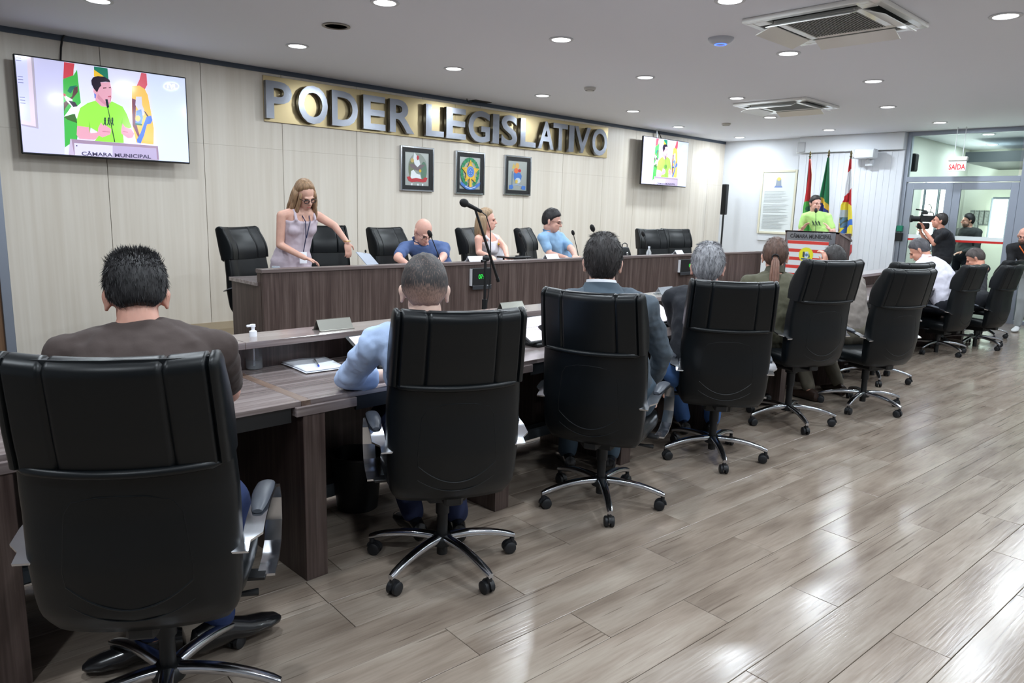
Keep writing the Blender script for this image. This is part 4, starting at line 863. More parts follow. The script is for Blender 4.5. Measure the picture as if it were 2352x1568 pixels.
    for s in (-1, 1):
        rs = []
        for i, (y, z) in enumerate(pp_):
            a = pp_[max(i-1, 0)]; b = pp_[min(i+1, len(pp_)-1)]; d = Vector((0, b[0]-a[0], b[1]-a[1])).normalized(); n = Vector((0, -d.z, d.y))
            xm = .295*s-(.03*s if i > len(pp_)-5 else 0); w = .027
            c = Vector((xm, y, z)); rs.append([c+Vector((w, 0, 0))+n*.004, c+Vector((-w, 0, 0))+n*.004, c+Vector((-w, 0, 0))-n*.004, c+Vector((w, 0, 0))-n*.004])
        ar = MB().rings(rs).build('armrest', M_chrome, t, ang=30)
        mb = MB(); rs = []
        for k in range(9):
            y = -.10+.25*k/8; z = float(np.interp(y, [-.12, 0, .1, .19], [.655, .668, .665, .635]))+.006
            sc_ = math.sin(math.pi*(k+.35)/8.7)**.35; rs.append([Vector((.295*s+.029*sc_*math.cos(a), y, z+.010*sc_+.013*sc_*math.sin(a))) for a in [2*math.pi*q/12 for q in range(12)]])
        mb.rings(rs).build('arm_pad', M_pad, ar)
        MB().rbox(min(.2*s, .295*s), max(.2*s, .295*s), .0, .06, .397, .41, .003).build('arm_bracket', M_black, ar)
    # column, hub, five legs with casters
    MB().lathe([(.0, .05), (.024, .05), (.024, .10), (.0235, .12), (.0235, .24), (.030, .24), (.030, .335), (.045, .34), (.045, .355), (0, .355)], n=18).build('gas_column', M_black, t)
    sb_ = MB().lathe([(.0, .098), (.05, .098), (.052, .115), (.046, .135), (.036, .142), (0, .142)], n=24).build('base_hub', M_black, t)
    return t, sb_
CHL = {}
def leg_meshes(t, hub, rot):
    if 'leg' not in CHL:
        rs = []
        for k in range(13):
            f = k/12; r = .035+.31*f; z = .128+.010*math.sin(math.pi*f*.6)-.055*f**2.0; w = .023-.007*f; hgt = .017-.004*f
            if k == 12: w *= .75; hgt *= .8
            rs.append([Vector((r, w*math.copysign(abs(math.cos(a))**.6, math.cos(a)), z+hgt*math.copysign(abs(math.sin(a))**.7, math.sin(a)))) for a in [2*math.pi*q/14 for q in range(14)]])
        CHL['leg'] = MB().rings(rs).build('leg', M_chrome, hub, ang=50)
        mb = MB().cyl((.335, 0, .045), (.335, 0, .075), .011, n=10)
        for s in (-1, 1):
            mb.rings([[Vector((.32+rr*math.cos(a), s*y, .028+rr*math.sin(a))) for a in [2*math.pi*q/20 for q in range(20)]] for y, rr in ((.006, .024), (.008, .028), (.022, .028), (.026, .022), (.027, .008))])
        mb.rings([[Vector((.325+rr*math.cos(a), y, .032+rr*math.sin(a))) for a in [math.pi*q/10 for q in range(11)]] for y, rr in ((-.007, .02), (-.007, .033), (.007, .033), (.007, .02))])
        c = mb.build('caster', M_wheel, CHL['leg'], ang=50)
        CHL['leg'].rotation_euler.z = rot; o = CHL['leg']; rng = range(1, 5)
        for k in rng:
            l = o.copy(); COL.objects.link(l); l.rotation_euler.z = rot+k*2*math.pi/5; cc = c.copy(); COL.objects.link(cc); cc.parent = l
proto, hub0 = make_chair(); leg_meshes(proto, hub0, 0)
GF, GD = 'high-backed black leather chairs at the front desk', 'high-backed black leather chairs on the dais'
def chair(x, y, az, star, label, group, first=[True], z=0, dz=0, casterturn=0):
    if first[0]: t = proto; first[0] = False
    else: t = copy_tree(proto)
    t.location = (x, y, z); t.rotation_euler.z = R(-az); t['label'] = label; t['category'] = 'chair'; t['group'] = group
    rr = random.Random(int(x*100))
    for ch in t.children:
        if ch.name.startswith('base_hub'):
            ch.rotation_euler.z = R(star+az)
            for l in ch.children:
                for c in l.children: pass
        elif dz: ch.location.z += dz*(1 if not ch.name.startswith('gas') else .6)
    return t
chair(.665, 2.19, 33, -42, 'black leather office chair nearest the viewer, behind the man in brown', GF)
chair(1.88, 2.37, 27, -21, 'black leather office chair behind the man in the light blue shirt', GF)
chair(2.97, 2.37, 68, 11.9, 'black leather office chair behind the man in the grey suit', GF)
chair(4.13, 2.39, 50, 8.6, 'black leather office chair behind the grey-haired man', GF)
chair(5.31, 2.45, 22, 13.4, 'black leather office chair behind the woman with the ponytail', GF, dz=.09)
chair(6.25, 2.25, 20, -33, 'black leather office chair behind the man in taupe, sixth from the left', GF, dz=.01)
chair(7.45, 2.62, 20, -5, 'empty black chair whose top shows just behind the sixth chair', GF)
chair(9.72, 2.72, 8, 26, 'black leather chair behind the man in the white shirt', GF, dz=-.10)
chair(10.65, 2.55, 8, 27, 'black leather chair behind the man in the dark suit near the glass door', GF, dz=-.12)
chair(11.62, 2.75, 8, 10, 'black leather chair farthest right, cut by the right edge', GF, dz=-.10)
for x, y, az, lab in ((3.0, 6.42, 152, 'empty black chair at the left end of the dais'), (3.98, 6.98, 195, 'black chair behind the standing woman\'s outstretched arm'), (4.55, 6.40, 165, 'black chair left of the bald man'), (5.78, 6.45, 152, 'black chair behind the blonde woman in white'), (6.72, 6.45, 152, 'black chair behind the man in light blue'), (9.10, 6.35, 198, 'left one of the two empty black chairs standing together'), (9.84, 6.45, 205, 'right one of the two empty black chairs standing together')):
    chair(x, y, az, 20+x*30, lab, GD, z=DAIS)

# ------------------------------------------------------------------ people
def az_f(a): return Vector((math.sin(R(a)), math.cos(R(a)), 0))
def az_r(a): return Vector((math.cos(R(a)), -math.sin(R(a)), 0))
SKINM = {}
def skin(c):
    if c not in SKINM: m = mat('skin', c, .5, bump=.08, bscale=120, var=.08, vscale=14); m.node_tree.nodes['Principled BSDF'].inputs['Subsurface Weight'].default_value = .08; SKINM[c] = m
    return SKINM[c]
TEX = bpy.data.textures.new('folds', 'CLOUDS'); TEX.noise_scale = .085; TEX.noise_depth = 2
def mods(o, vox, it=6, fold=0):
    m = o.modifiers.new('r', 'REMESH'); m.mode = 'VOXEL'; m.voxel_size = vox; m.use_smooth_shade = True
    if it: m = o.modifiers.new('s', 'SMOOTH'); m.factor = .5; m.iterations = it
    if fold: m = o.modifiers.new('d', 'DISPLACE'); m.texture = TEX; m.strength = fold; m.mid_level = .5; m.texture_coords = 'GLOBAL'
def ik(a, b, l1, l2, pole):
    d = b-a; L = min(d.length, (l1+l2)*.999); u = d.normalized(); x = (l1*l1-l2*l2+L*L)/(2*L); h = math.sqrt(max(0, l1*l1-x*x))
    p = pole-u*pole.dot(u); return a+u*x+p.normalized()*h
HLx = [0, 50, 78, 98, 114, 138, 180]
def hairline(v, L):
    a = abs(math.degrees(math.atan2(v.x, -v.y)))       # 0 back .. 180 front
    return float(np.interp(a, HLx, L))
def hair_obj(parent, Hm, kind, m, seed=0, th=.10, strands=0, spikes=0, m2=None, cut=None, square=0):
    L = cut or [-.74, -.74, -.50, -.22, .16, .40, .50]
    rr = random.Random(seed)
    def k(v):
        zl = hairline(v, L); t = max(0, min(1, (v.z-zl)/.36+.62)); t = t*t*(3-2*t)
        return (1+square*min(1, abs(v.x*v.z)*2)*(v.z > 0))*(.78+(.22+max(th, .08)*(.6+.4*max(0, v.z))+.018*math.sin(v.x*17+seed)*math.cos(v.y*13+v.z*9))*t)
    mb = MB().ell((0, -.012, .022), (.079, .100, .107), None, 44, 34, k)
    base = Vector((0, -.012, .022)); 
    def surf(v): kk = k(v); return base+Vector((v.x*.079*kk, v.y*.100*kk, v.z*.107*kk))
    mats = [m]+([m2] if m2 else [])
    def strand(p, d, ln, w):
        s = d.cross(Vector((rr.uniform(-1, 1), rr.uniform(-1, 1), rr.uniform(-1, 1)))).normalized()*w
        n = len(mb.v); b = p+d*ln*.55+Vector((0, 0, -ln*.06)); mb.add([p-s, p+s, b+s*.7, b-s*.7, p+d*ln], [(0, 1, 2, 3), (3, 2, 4)])
    for i in range(int(strands*1.6)):
        while True:
            v = Vector((rr.gauss(0, 1), rr.gauss(0, 1), rr.gauss(0, 1))).normalized()
            if v.z > hairline(v, L)+.10: break
        p = surf(v)*1.0; n = v; down = (Vector((0, -.25, -1))-n*n.dot(Vector((0, -.25, -1)))).normalized()
        if v.z > .8: down = (Vector((v.x, v.y-.1, 0))).normalized()
        mb.cur = 1 if (m2 and rr.random() < .5) else 0
        strand(p-n*.001, (down*.95+n*.13+Vector((rr.gauss(0, .16), rr.gauss(0, .16), rr.gauss(0, .10)))).normalized(), rr.uniform(.014, .026), .0007)
    for i in range(spikes):
        while True:
            v = Vector((rr.gauss(0, 1), rr.gauss(0, 1), rr.gauss(0, 1))).normalized()
            if v.z > .38: break
        mb.cur = 0; strand(surf(v)-v*.003, (v*.7+Vector((0, 0, .7))+Vector((rr.gauss(0, .3), rr.gauss(0, .3), 0))).normalized(), rr.uniform(.010, .024)*(1.1 if v.z > .6 else .5), .0016)
    o = mb.build('hair', mats, parent, ang=180); o.matrix_local = Hm; return o
def shoe(name, parent, a, d, m, s=1):
    r = Vector((d.y, -d.x, 0)); rs = []
    for f, w, h0, h1 in ((-.09, .02, .02, .05), (-.08, .032, .004, .085), (-.03, .034, .0, .10), (.03, .036, .0, .085), (.09, .046, .0, .06), (.15, .044, .0, .048), (.19, .030, .004, .036), (.205, .012, .01, .024)):
        rs.append([a+d*f*s+r*w*s*math.cos(t)+Vector((0, 0, ((h0+h1)/2+(h1-h0)/2*math.sin(t))*s)) for t in [2*math.pi*k/14 for k in range(14)]])
    return MB().rings(rs).build(name, m, parent)
def hand(mb, w, d, n, s=1, side=1, curl=.5, spread=.12):
    """palm and five fingers; w wrist, d towards fingers, n back-of-hand normal"""
    d = d.normalized(); n = (n-d*n.dot(d)).normalized(); t = d.cross(n).normalized()*side
    pc = w+d*.045*s; M = Matrix((t, d, n)).transposed()
    mb.ell(pc, (.040*s, .050*s, .015*s), M, 14, 10)
    for i, (o, L, r) in enumerate(((.030, .072, .0088), (.0105, .080, .009), (-.010, .075, .0088), (-.029, .060, .0078))):
        p0 = w+(d*.078+t*o)*s; dd = (d+t*(o*6*spread)).normalized()
        c1 = (dd*math.cos(curl*.5)-n*math.sin(curl*.5)); c2 = (dd*math.cos(curl*1.3)-n*math.sin(curl*1.3)); c3 = (dd*math.cos(curl*2)-n*math.sin(curl*2))
        p1 = p0+c1*L*.45*s; p2 = p1+c2*L*.32*s; p3 = p2+c3*L*.25*s
        mb.cap_(p0-dd*.02*s, p1, r*1.05*s, r*s, 8).cap_(p1, p2, r*s, r*.92*s, 8).cap_(p2, p3, r*.92*s, r*.75*s, 8)
    q0 = w+(d*.025+t*.028)*s; q1 = q0+(d*.6+t*.8-n*.2).normalized()*.038*s; q2 = q1+(d*.9+t*.35-n*.3).normalized()*.032*s
    mb.cap_(q0, q1, .0125*s, .010*s, 8).cap_(q1, q2, .010*s, .008*s, 8)
def person(label, base, az, head, haz, hp, pelvis, arms, sk=(214, 160, 138), s=1.1, hs=1.0, roll=0, shirt=None, sleeve='short', belly=0, legs=None, trousers=None, shoes=None,
           hair=None, vox=.0075, svox=.012, fold=.012, collar=None, female=False, face=True, glasses=None, sw=1.0, twist=0, dress=False, group=None, smat=None, beard=None, neckl=1.0):
    B = Vector(base); t = empty('person', B, 0, label, 'person', group)
    r = az_r(az+twist); f = az_f(az+twist)
    # head frame
    H3 = (Matrix.Rotation(R(-haz), 3, 'Z') @ Matrix.Rotation(R(-hp), 3, 'X') @ Matrix.Rotation(R(roll), 3, 'Y'))
    hsz = s*hs/1.02; Hc = head-B; Hm = Matrix.Translation(Hc) @ H3.to_4x4() @ Matrix.Diagonal((hsz, hsz, hsz, 1))
    hu = H3 @ Vector((0, 0, 1)); hf = H3 @ Vector((0, 1, 0)); P = Vector(pelvis)-B
    N = Hc-(hu*.5+Vector((0, 0, .5)))*.105*s*neckl-hf*.025*s
    N = N-Vector((0, 0, 0))
    U = (N-P).normalized(); fw = r.cross(U)*-1
    if fw.dot(f) < 0: fw = -fw
    Ls = (N-P).length
    def spine(tt): return P+(N-P)*tt-fw*(.05*s*math.sin(math.pi*max(0, min(1, tt))))*(1 if not dress else .5)
    Sc = spine(.90); shw = (.172 if female else .190)*s*sw
    Sh = {1: Sc+r*shw-U*.040*s, -1: Sc-r*shw-U*.040*s}
    hipw = .09*s
    hips = {k: P+r*hipw*k-Vector((0, 0, .02)) for k in (1, -1)}
    body = MB()
    def tors(mb, infl, top=1.0, lo=-.05, wid=1.0):
        rs = []
        prof = [(-.12, .13, .10), (-.05, .165, .12), (.10, .175, .128), (.28, .160 if not female else .135, .118+belly*.8), (.45, .162 if not female else .135, .118+belly), (.62, .175 if not female else .15, .122+belly*.4), (.78, .188 if not female else .160, .118), (.88, .176 if not female else .150, .098), (.94, .125, .080), (.985, .075, .066), (1.03, .062, .060)]
        for tt, w, d in prof:
            if tt < lo or tt > top: continue
            c = spine(tt)+fw*(belly*.5*s*math.exp(-((tt-.35)/.25)**2)); w = w*s*sw*wid+infl; d = d*s+infl
            rs.append([c+r*w*math.copysign(abs(math.cos(a))**.85, math.cos(a))+fw*d*math.copysign(abs(math.sin(a))**.85, math.sin(a)) for a in [2*math.pi*k/24 for k in range(24)]])
        mb.rings(rs)
    tors(body, -.016*s)
    # neck and head
    nk = Hc-hu*.06*s-hf*.025*s
    body.cap_(spine(.93), nk, .060*s*(.86 if female else 1), .056*s*(.86 if female else 1)*hs, 16)
    hd = MB()
    hd.ell((0, -.014, .030), (.0755, .096, .094), None, 24, 16).ell((0, .028, -.040), (.058, .066, .072), None, 20, 14).ell((0, .050, -.084), (.036, .036, .026), None, 14, 10)
    hd.ell((0, .080, .018), (.050, .016, .011), None, 14, 8).cap_((0, .092, .010), (0, .110, -.026), .008, .0125, 10).ell((-.010, .100, -.032), (.008, .009, .006)).ell((.010, .100, -.032), (.008, .009, .006))
    hd.ell((0, .089, -.058), (.020, .010, .006), None, 12, 8).ell((0, .087, -.068), (.018, .010, .006), None, 12, 8).ell((.036, .066, -.022), (.018, .018, .016)).ell((-.036, .066, -.022), (.018, .018, .016))
    for k in (1, -1):
        Me = (Matrix.Rotation(R(-26*k), 3, 'Z') @ Matrix.Rotation(R(8), 3, 'X'))
        hd.ell((.078*k, -.014, -.008), (.0065, .018, .031), Me, 14, 12).ell((.083*k, -.018, .004), (.007, .017, .020), Me, 12, 10).ell((.080*k, -.008, -.032), (.007, .010, .010), Me, 10, 8)
    hd.xf(Hm); body.add(hd.v, hd.f)
    shirtm = MB(); tors(shirtm, .008*s, top=(.945 if collar else 1.0) if sleeve != 'none' else .86, wid=.98)
    skm = skin(sk); wr = {}
    for k in (1, -1):
        a_ = arms.get(k)
        S0 = Sh[k]
        if a_ is None: a_ = {'w': P+f*.35*s+r*.15*k*s+Vector((0, 0, .06))+B}
        wv = Vector(a_['w'])-B
        if 'e' in a_: e = Vector(a_['e'])-B
        else: e = ik(S0, wv, .29*s, .255*s, a_.get('pole', (r*k*.5-Vector((0, 0, 1))-f*.4)))
        if (wv-e).length > .32*s: wv = e+(wv-e).normalized()*.29*s
        k_ = .88 if female else 1.0
        body.cap_(S0, e, .048*s*k_, .038*s*k_).cap_(e, wv, .038*s*k_, .025*s*k_).cap_(spine(.86)+r*shw*.5*k, S0, .055*s*k_, .048*s*k_)
        hdv = Vector(a_['hd']) if 'hd' in a_ else (wv-e).normalized(); hn = Vector(a_.get('hn', (0, 0, 1)))
        hand(body, wv, hdv, hn, s*(.92 if female else 1), side=-k if a_.get('flip') else k, curl=a_.get('curl', .45))
        if sleeve != 'none':
            shirtm.cap_(spine(.90)+r*shw*.22*k, S0+r*.002*k+U*.006, .058*s, .058*s)
            if sleeve == 'short': q = S0+(e-S0)*.68; shirtm.cap_(S0, q, .058*s, .055*s)
            else:
                shirtm.cap_(S0, e, .058*s, .053*s); fr = 1.0 if sleeve == 'long' else .42; shirtm.cap_(e, e+(wv-e)*(fr*.93), .053*s, .040*s if fr > .5 else .05*s)
        else:
            # dress straps
            shirtm.tube([spine(.80)+r*shw*.52*k+fw*.115*s, spine(.93)+r*shw*.52*k+fw*.03*s, spine(.92)+r*shw*.50*k-fw*.06*s, spine(.80)+r*shw*.5*k-fw*.115*s], .017*s, 8)
        wr[k] = (wv, hdv)
    trm = MB()
    if female: 
        for k in (1, -1): (shirtm if sleeve != 'x' else body).ell(spine(.64)+r*.07*k*s+fw*.085*s, (.066*s, .052*s, .062*s))
    if legs:
        trm.cap_(P-r*.08*s, P+r*.08*s, .125*s, .125*s, 16)
        for k in (1, -1):
            kn, an = [Vector(q)-B for q in legs[k][:2]]; h = hips[k]
            body.cap_(h, kn, .07*s, .05*s).cap_(kn, an, .048*s, .034*s)
            trm.cap_(h, kn, .092*s, .070*s, 14); trm.cap_(kn, kn+(an-kn)*.96, .068*s, .052*s, 14)
            dd = legs[k][2] if len(legs[k]) > 2 else az_f(az+8*k)
            if shoes: shoe('shoe', t, Vector((an.x, an.y, (legs[k][3] if len(legs[k]) > 3 else -B.z if False else 0)+max(0, an.z-.09*s)))+dd*0, Vector(dd), shoes, s)
    if dress:
        rs = []
        for tt, w, d in ((0, .155, .12), (.12, .18, .15), (.4, .22, .19), (.9, .27, .24)):
            c = P-Vector((0, 0, tt*.62*s))+U*.05
            rs.append([c+r*w*s*math.cos(a)*(1+.05*math.sin(a*9))+f*d*s*math.sin(a)*(1+.05*math.cos(a*8)) for a in [2*math.pi*k/40 for k in range(40)]])
        shirtm.rings(rs[::-1])
        for k in (1, -1): body.cap_(hips[k], hips[k]-Vector((0, 0, .42*s)), .07*s, .05*s).cap_(hips[k]-Vector((0, 0, .42*s)), Vector((hips[k].x, hips[k].y, .08)), .048*s, .035*s)
        for k in (1, -1): shoe('shoe', t, Vector((hips[k].x, hips[k].y, 0)), az_f(az), M_black, s*.9)
    o = body.build('body', skm, t); mods(o, vox, 3)
    if shirt:
        m = smat or mat('cloth', shirt, .85, bump=.3, bscale=35, sheen=.02, bdist=.004)
        so = shirtm.build({'long': 'shirt', 'short': 'shirt', 'rolled': 'shirt', 'none': 'dress' if dress else 'top'}[sleeve], m, t); mods(so, svox, 5, fold*1.9)
    if trousers and legs:
        to = trm.build('trousers', mat('trouser_cloth', trousers, .85, bump=.3, bscale=40, bdist=.003), t); mods(to, .013, 4, .01)
    if collar:
        mb = MB(); rs = []
        for j, (h0, rad) in enumerate(collar.get('prof', ((-.012, .074), (.004, .073), (.030, .068), (.040, .067), (.030, .064), (.0, .062)))):
            rs.append([spine(.955)+U*(h0*s+(.018*s if math.sin(a) < 0 else -.012*s*math.sin(a)))+r*rad*s*math.cos(a)*collar.get('w', 1)+fw*rad*1.02*s*math.sin(a)*collar.get('w', 1) for a in [2*math.pi*k/28 for k in range(28)]])
        MB().rings(rs, closed=True).build('collar', mat('collar_cloth', collar['c'], .8), t)
        if 'inner' in collar:
            rs = [[spine(.955)+U*(h0*s+(.018*s if math.sin(a) < 0 else -.012*s*math.sin(a)))+r*rad*s*math.cos(a)+fw*rad*1.02*s*math.sin(a) for a in [2*math.pi*k/28 for k in range(28)]] for h0, rad in ((-.01, .078), (.024, .073), (.034, .070), (.026, .067), (-.01, .068))]
            MB().rings(rs, closed=True).build('shirt_collar', mat('collar_cloth', collar['inner'], .8), t)
    if hair:
        hk = dict(hair); kind = hk.pop('kind'); hm = hk.pop('mat')
        if kind != 'bald': hair_obj(t, Hm, kind, hm, **hk)
    if face:
        def hpnt(x, y, z): return Hm @ Vector((x, y, z))
        mb = MB()
        for k in (1, -1): mb.ell(hpnt(.031*k, .080, -.001), (.0095*hsz, .0095*hsz, .006*hsz), H3, 10, 8)
        mb.build('eyes', mat('eye_dark', (70, 52, 48), .3), t)
        mb = MB()
        for k in (1, -1): mb.tube([hpnt(.016*k, .0955, .016), hpnt(.031*k, .092, .022), hpnt(.046*k, .080, .018)], .003*hsz, 6)
        mb.build('eyebrows', mat('brow', (60, 46, 40) if not female else (120, 92, 72), .7), t)
        MB().tube([hpnt(-.020, .096, -.062), hpnt(0, .102, -.063), hpnt(.020, .096, -.062)], [.0015*hsz, .003*hsz, .0015*hsz], 6).build('lips', mat('lip', (176, 92, 88), .5), t)
    if glasses:
        mb = MB()
        for k in (1, -1):
            c = Vector((.032*k, .103, -.001)); mb.tube([Hm @ (c+Vector((.023*math.cos(a), -.008*math.cos(a)*k*0, .017*math.sin(a)))) for a in np.linspace(0, 2*math.pi, 17)], .0022*hsz*glasses[1], 6)
            mb.tube([Hm @ Vector((.054*k, .101, .003)), Hm @ Vector((.076*k, .06, .006)), Hm @ Vector((.080*k, -.005, .008))], .0018*hsz*glasses[1], 6)
        mb.tube([Hm @ Vector((-.010, .104, .002)), Hm @ Vector((.010, .104, .002))], .002*hsz, 6)
        mb.build('glasses', mat('glasses_frame', glasses[0], .3), t)
    if beard:
        o = MB().ell((0, .030, -.062), (.060, .069, .056), None, 24, 16, lambda v: 1.02 if v.z < .35 else .8).xf(Hm).build('beard', beard, t)
    return t, dict(Hm=Hm, B=B, spine=spine, r=r, f=f, fw=fw, U=U, P=P, N=N, Sh=Sh, s=s, H3=H3, wr=wr, hsz=hsz)
def hairmat(c, v=.35): return mat('hair_colour', c, .55, bump=.6, bscale=90, stretch=(1, 1, .12), var=v, vscale=60, bdist=.004)
def fademat(hc, sc_, z0, z1):
    m = bpy.data.materials.new('hair_fade'); m.use_nodes = True; nt = m.node_tree; b = nt.nodes['Principled BSDF']; N = nt.nodes.new; L = nt.links.new
    tc = N('ShaderNodeTexCoord'); sx = N('ShaderNodeSeparateXYZ'); L(tc.outputs['Object'], sx.inputs[0])
    n = N('ShaderNodeTexNoise'); n.inputs['Scale'].default_value = 260; mp = N('ShaderNodeMapping'); mp.inputs['Scale'].default_value = (1, 1, .25); L(tc.outputs['Object'], mp.inputs[0]); L(mp.outputs[0], n.inputs['Vector'])
    mr = N('ShaderNodeMapRange'); mr.inputs['From Min'].default_value = z0; mr.inputs['From Max'].default_value = z1; L(sx.outputs[2], mr.inputs[0])
    ad = N('ShaderNodeMath'); ad.operation = 'MULTIPLY_ADD'; ad.inputs[1].default_value = .7; L(n.outputs[0], ad.inputs[0]); ad2 = N('ShaderNodeMath'); ad2.operation = 'SUBTRACT'; ad2.inputs[1].default_value = .35; L(mr.outputs[0], ad.inputs[2]); L(ad.outputs[0], ad2.inputs[0]); ad2.use_clamp = True
    mx = N('ShaderNodeMixRGB'); mx.inputs[1].default_value = lin(sc_); mx.inputs[2].default_value = lin(hc); L(ad2.outputs[0], mx.inputs[0]); L(mx.outputs[0], b.inputs['Base Color']); b.inputs['Roughness'].default_value = .6
    return m
def seat_legs(base, az, s=1.1, kz=.55, spread=.12, fwd=.43, ank=None):
    B = Vector(base); f, r = az_f(az), az_r(az); d = {}
    for k in (1, -1):
        kn = B+f*fwd*s+r*spread*k*s+Vector((0, 0, kz)); an = (ank or {}).get(k) or (B+f*(fwd+.02)*s+r*spread*k*s+Vector((0, 0, .09)))
        d[k] = (kn, an)
    return d
GP = 'people seated at the front desk'
M_shoe = mat('black_shoe', (20, 20, 22), .25, coat=.5)
# 1 brown T-shirt
b = Vector((.72, 2.24, 0)); az = 20; f, r = az_f(az), az_r(az)
hd = at(314, 684, y=2.38)
person('man in a brown T-shirt seated in the nearest chair, spiky black hair, head bowed', b, az, hd, 16, 20, b+Vector((0, 0, .60))-f*.02,
 {1: dict(w=b+f*.54+r*.04+Vector((0, 0, .84)), e=at(525, 900, y=2.60)), -1: dict(w=b+f*.52-r*.16+Vector((0, 0, .84)), e=b+f*.30-r*.27+Vector((0, 0, .82)))},
 sk=(204, 152, 134), s=1.12, hs=.93, shirt=(64, 53, 50), sleeve='short', belly=.02, sw=.93, legs={1: (b+f*.45+r*.08+Vector((0, 0, .56)), at(505, 1420, z=.13), az_r(25)*.9+az_f(20)*.45), -1: (b+f*.45-r*.14+Vector((0, 0, .56)), at(355, 1450, z=.11), -az_r(20)*.95)},
 trousers=(34, 50, 92), shoes=M_shoe, hair=dict(kind='spiky', mat=hairmat((26, 24, 26)), th=.07, strands=1500, spikes=1900, square=.10, seed=2, cut=[-.60, -.62, -.36, .02, .30, .50, .62]), vox=.0065, svox=.009, face=False, group=GP, neckl=.62)
# 2 light blue shirt
b = Vector((1.86, 2.40, 0)); az = 24; f, r = az_f(az), az_r(az)
hd = at(975, 670, y=2.36)
person('man in a light blue shirt with rolled sleeves, short faded black hair', b, az, hd, 34, 14, b+Vector((0, 0, .60))-f*.02,
 {-1: dict(e=at(800, 868, z=.825), w=at(905, 862, z=.82), hd=(f*.5+r*.8), curl=.5), 1: dict(w=b+f*.46+r*.22+Vector((0, 0, .83)), e=b+f*.2+r*.34+Vector((0, 0, .82)))},
 sk=(216, 182, 166), s=1.12, hs=1.03, shirt=(168, 188, 222), sleeve='rolled', legs=seat_legs(b, az, ank={1: at(1050, 1185, z=.10), -1: at(950, 1182, z=.10)}), trousers=(34, 42, 74), shoes=M_shoe,
 hair=dict(kind='fade', mat=fademat((36, 33, 34), (206, 164, 146), -.09, .02), th=.045, strands=0, seed=3, cut=[-.80, -.78, -.34, .0, .28, .50, .62]), vox=.0065, svox=.009, fold=.016, face=False, collar=dict(c=(176, 192, 228), prof=((-.02, .086), (.0, .082), (.034, .072), (.046, .070), (.036, .067), (.0, .066))), group=GP)
# 3 grey suit
b = Vector((2.98, 2.42, 0)); az = 46; f, r = az_f(az), az_r(az)
hd = at(1384, 606, y=2.50)
person('man in a blue-grey suit jacket with thick dark hair, third in the row', b, az, hd, 50, 4, b+Vector((0, 0, .60))-f*.02+r*.08,
 {1: dict(e=at(1520, 812, y=2.28), w=at(1500, 885, y=2.42), curl=.8), -1: dict(w=b+f*.46-r*.12+Vector((0, 0, .83)), e=b+f*.24-r*.20+Vector((0, 0, .80)))},
 sk=(212, 170, 154), s=1.14, hs=1.06, shirt=(72, 82, 92), sleeve='long', legs=seat_legs(b, az), trousers=(62, 78, 92), shoes=M_shoe, sw=1.02,
 hair=dict(kind='short', mat=hairmat((40, 36, 36)), th=.15, strands=1800, seed=5, cut=[-.86, -.84, -.36, .0, .28, .50, .62]), vox=.007, svox=.010, fold=.018, face=False, collar=dict(c=(62, 76, 88), prof=((-.045, .125), (-.025, .112), (.006, .088), (.020, .080), (.018, .076), (-.03, .085)), inner=(232, 234, 240)), group=GP)
tt = bpy.data.objects['person.002'] if 'person.002' in bpy.data.objects else None
# 4 grey hair
b = Vector((4.12, 2.48, 0)); az = 50; f, r = az_f(az), az_r(az)
hd = at(1625, 616, y=2.62)
person('grey-haired man in a dark jacket and jeans, fourth in the row', b, az, hd, 58, 6, b+Vector((0, 0, .58))-f*.02-r*.06,
 {-1: dict(e=at(1552, 735, y=2.75), w=at(1548, 735, y=2.95), curl=.5), 1: dict(w=b+f*.40+r*.22+Vector((0, 0, .70)))},
 sk=(210, 162, 148), s=1.14, hs=1.12, shirt=(20, 23, 31), sleeve='long', legs={1: (b+f*.46+r*.14+Vector((0, 0, .56)), b+f*.5+r*.16+Vector((0, 0, .09))), -1: (b+f*.42-r*.20+Vector((0, 0, .56)), at(1568, 960, z=.10))}, trousers=(74, 112, 170), shoes=M_shoe,
 hair=dict(kind='short', mat=hairmat((150, 150, 154)), m2=hairmat((92, 92, 98)), th=.13, strands=2600, seed=6, cut=[-.84, -.82, -.36, .0, .28, .50, .62]), vox=.007, fold=.014, face=False, group=GP)
# 5 woman with ponytail
b = Vector((5.30, 2.55, 0)); az = 40; f, r = az_f(az), az_r(az)
hd = at(1780, 591, y=2.72)
MH = hairmat((82, 60, 50))
t5, i5 = person('woman in an olive green shirt with a long brown ponytail', b, az, hd, 62, 4, b+Vector((0, 0, .60))-r*.08,
 {-1: dict(w=b+f*.42-r*.22+Vector((0, 0, .82))), 1: dict(w=b+f*.42+r*.20+Vector((0, 0, .82)))},
 sk=(218, 168, 150), s=1.10, hs=1.05, shirt=(78, 76, 60), sleeve='long', female=True, sw=1.10, legs=seat_legs(b, az), trousers=(60, 58, 46), shoes=M_shoe,
 hair=dict(kind='short', mat=MH, th=.11, strands=600, seed=7, cut=[-.80, -.70, -.30, -.02, .20, .45, .62]), fold=.014, face=False, collar=dict(c=(70, 68, 54)), group=GP)
pt = MB(); H = i5['Hm']
rr = random.Random(4)
for q in range(16):
    a, c = rr.uniform(0, 6.28), rr.uniform(.2, 1); ox, oy = math.cos(a)*.022*c, math.sin(a)*.016*c
    pts = [H @ Vector((ox*.4, -.108, .00)), H @ Vector((ox, -.135+oy, -.03)), H @ Vector((ox*1.3, -.160+oy, -.10)), H @ Vector((ox*1.5, -.185+oy, -.19)), H @ Vector((ox*1.2, -.20+oy, -.28)), H @ Vector((ox*.5, -.20+oy, -.36))]
    pt.tube(pts, [.008, .013, .014, .013, .010, .003], 7)
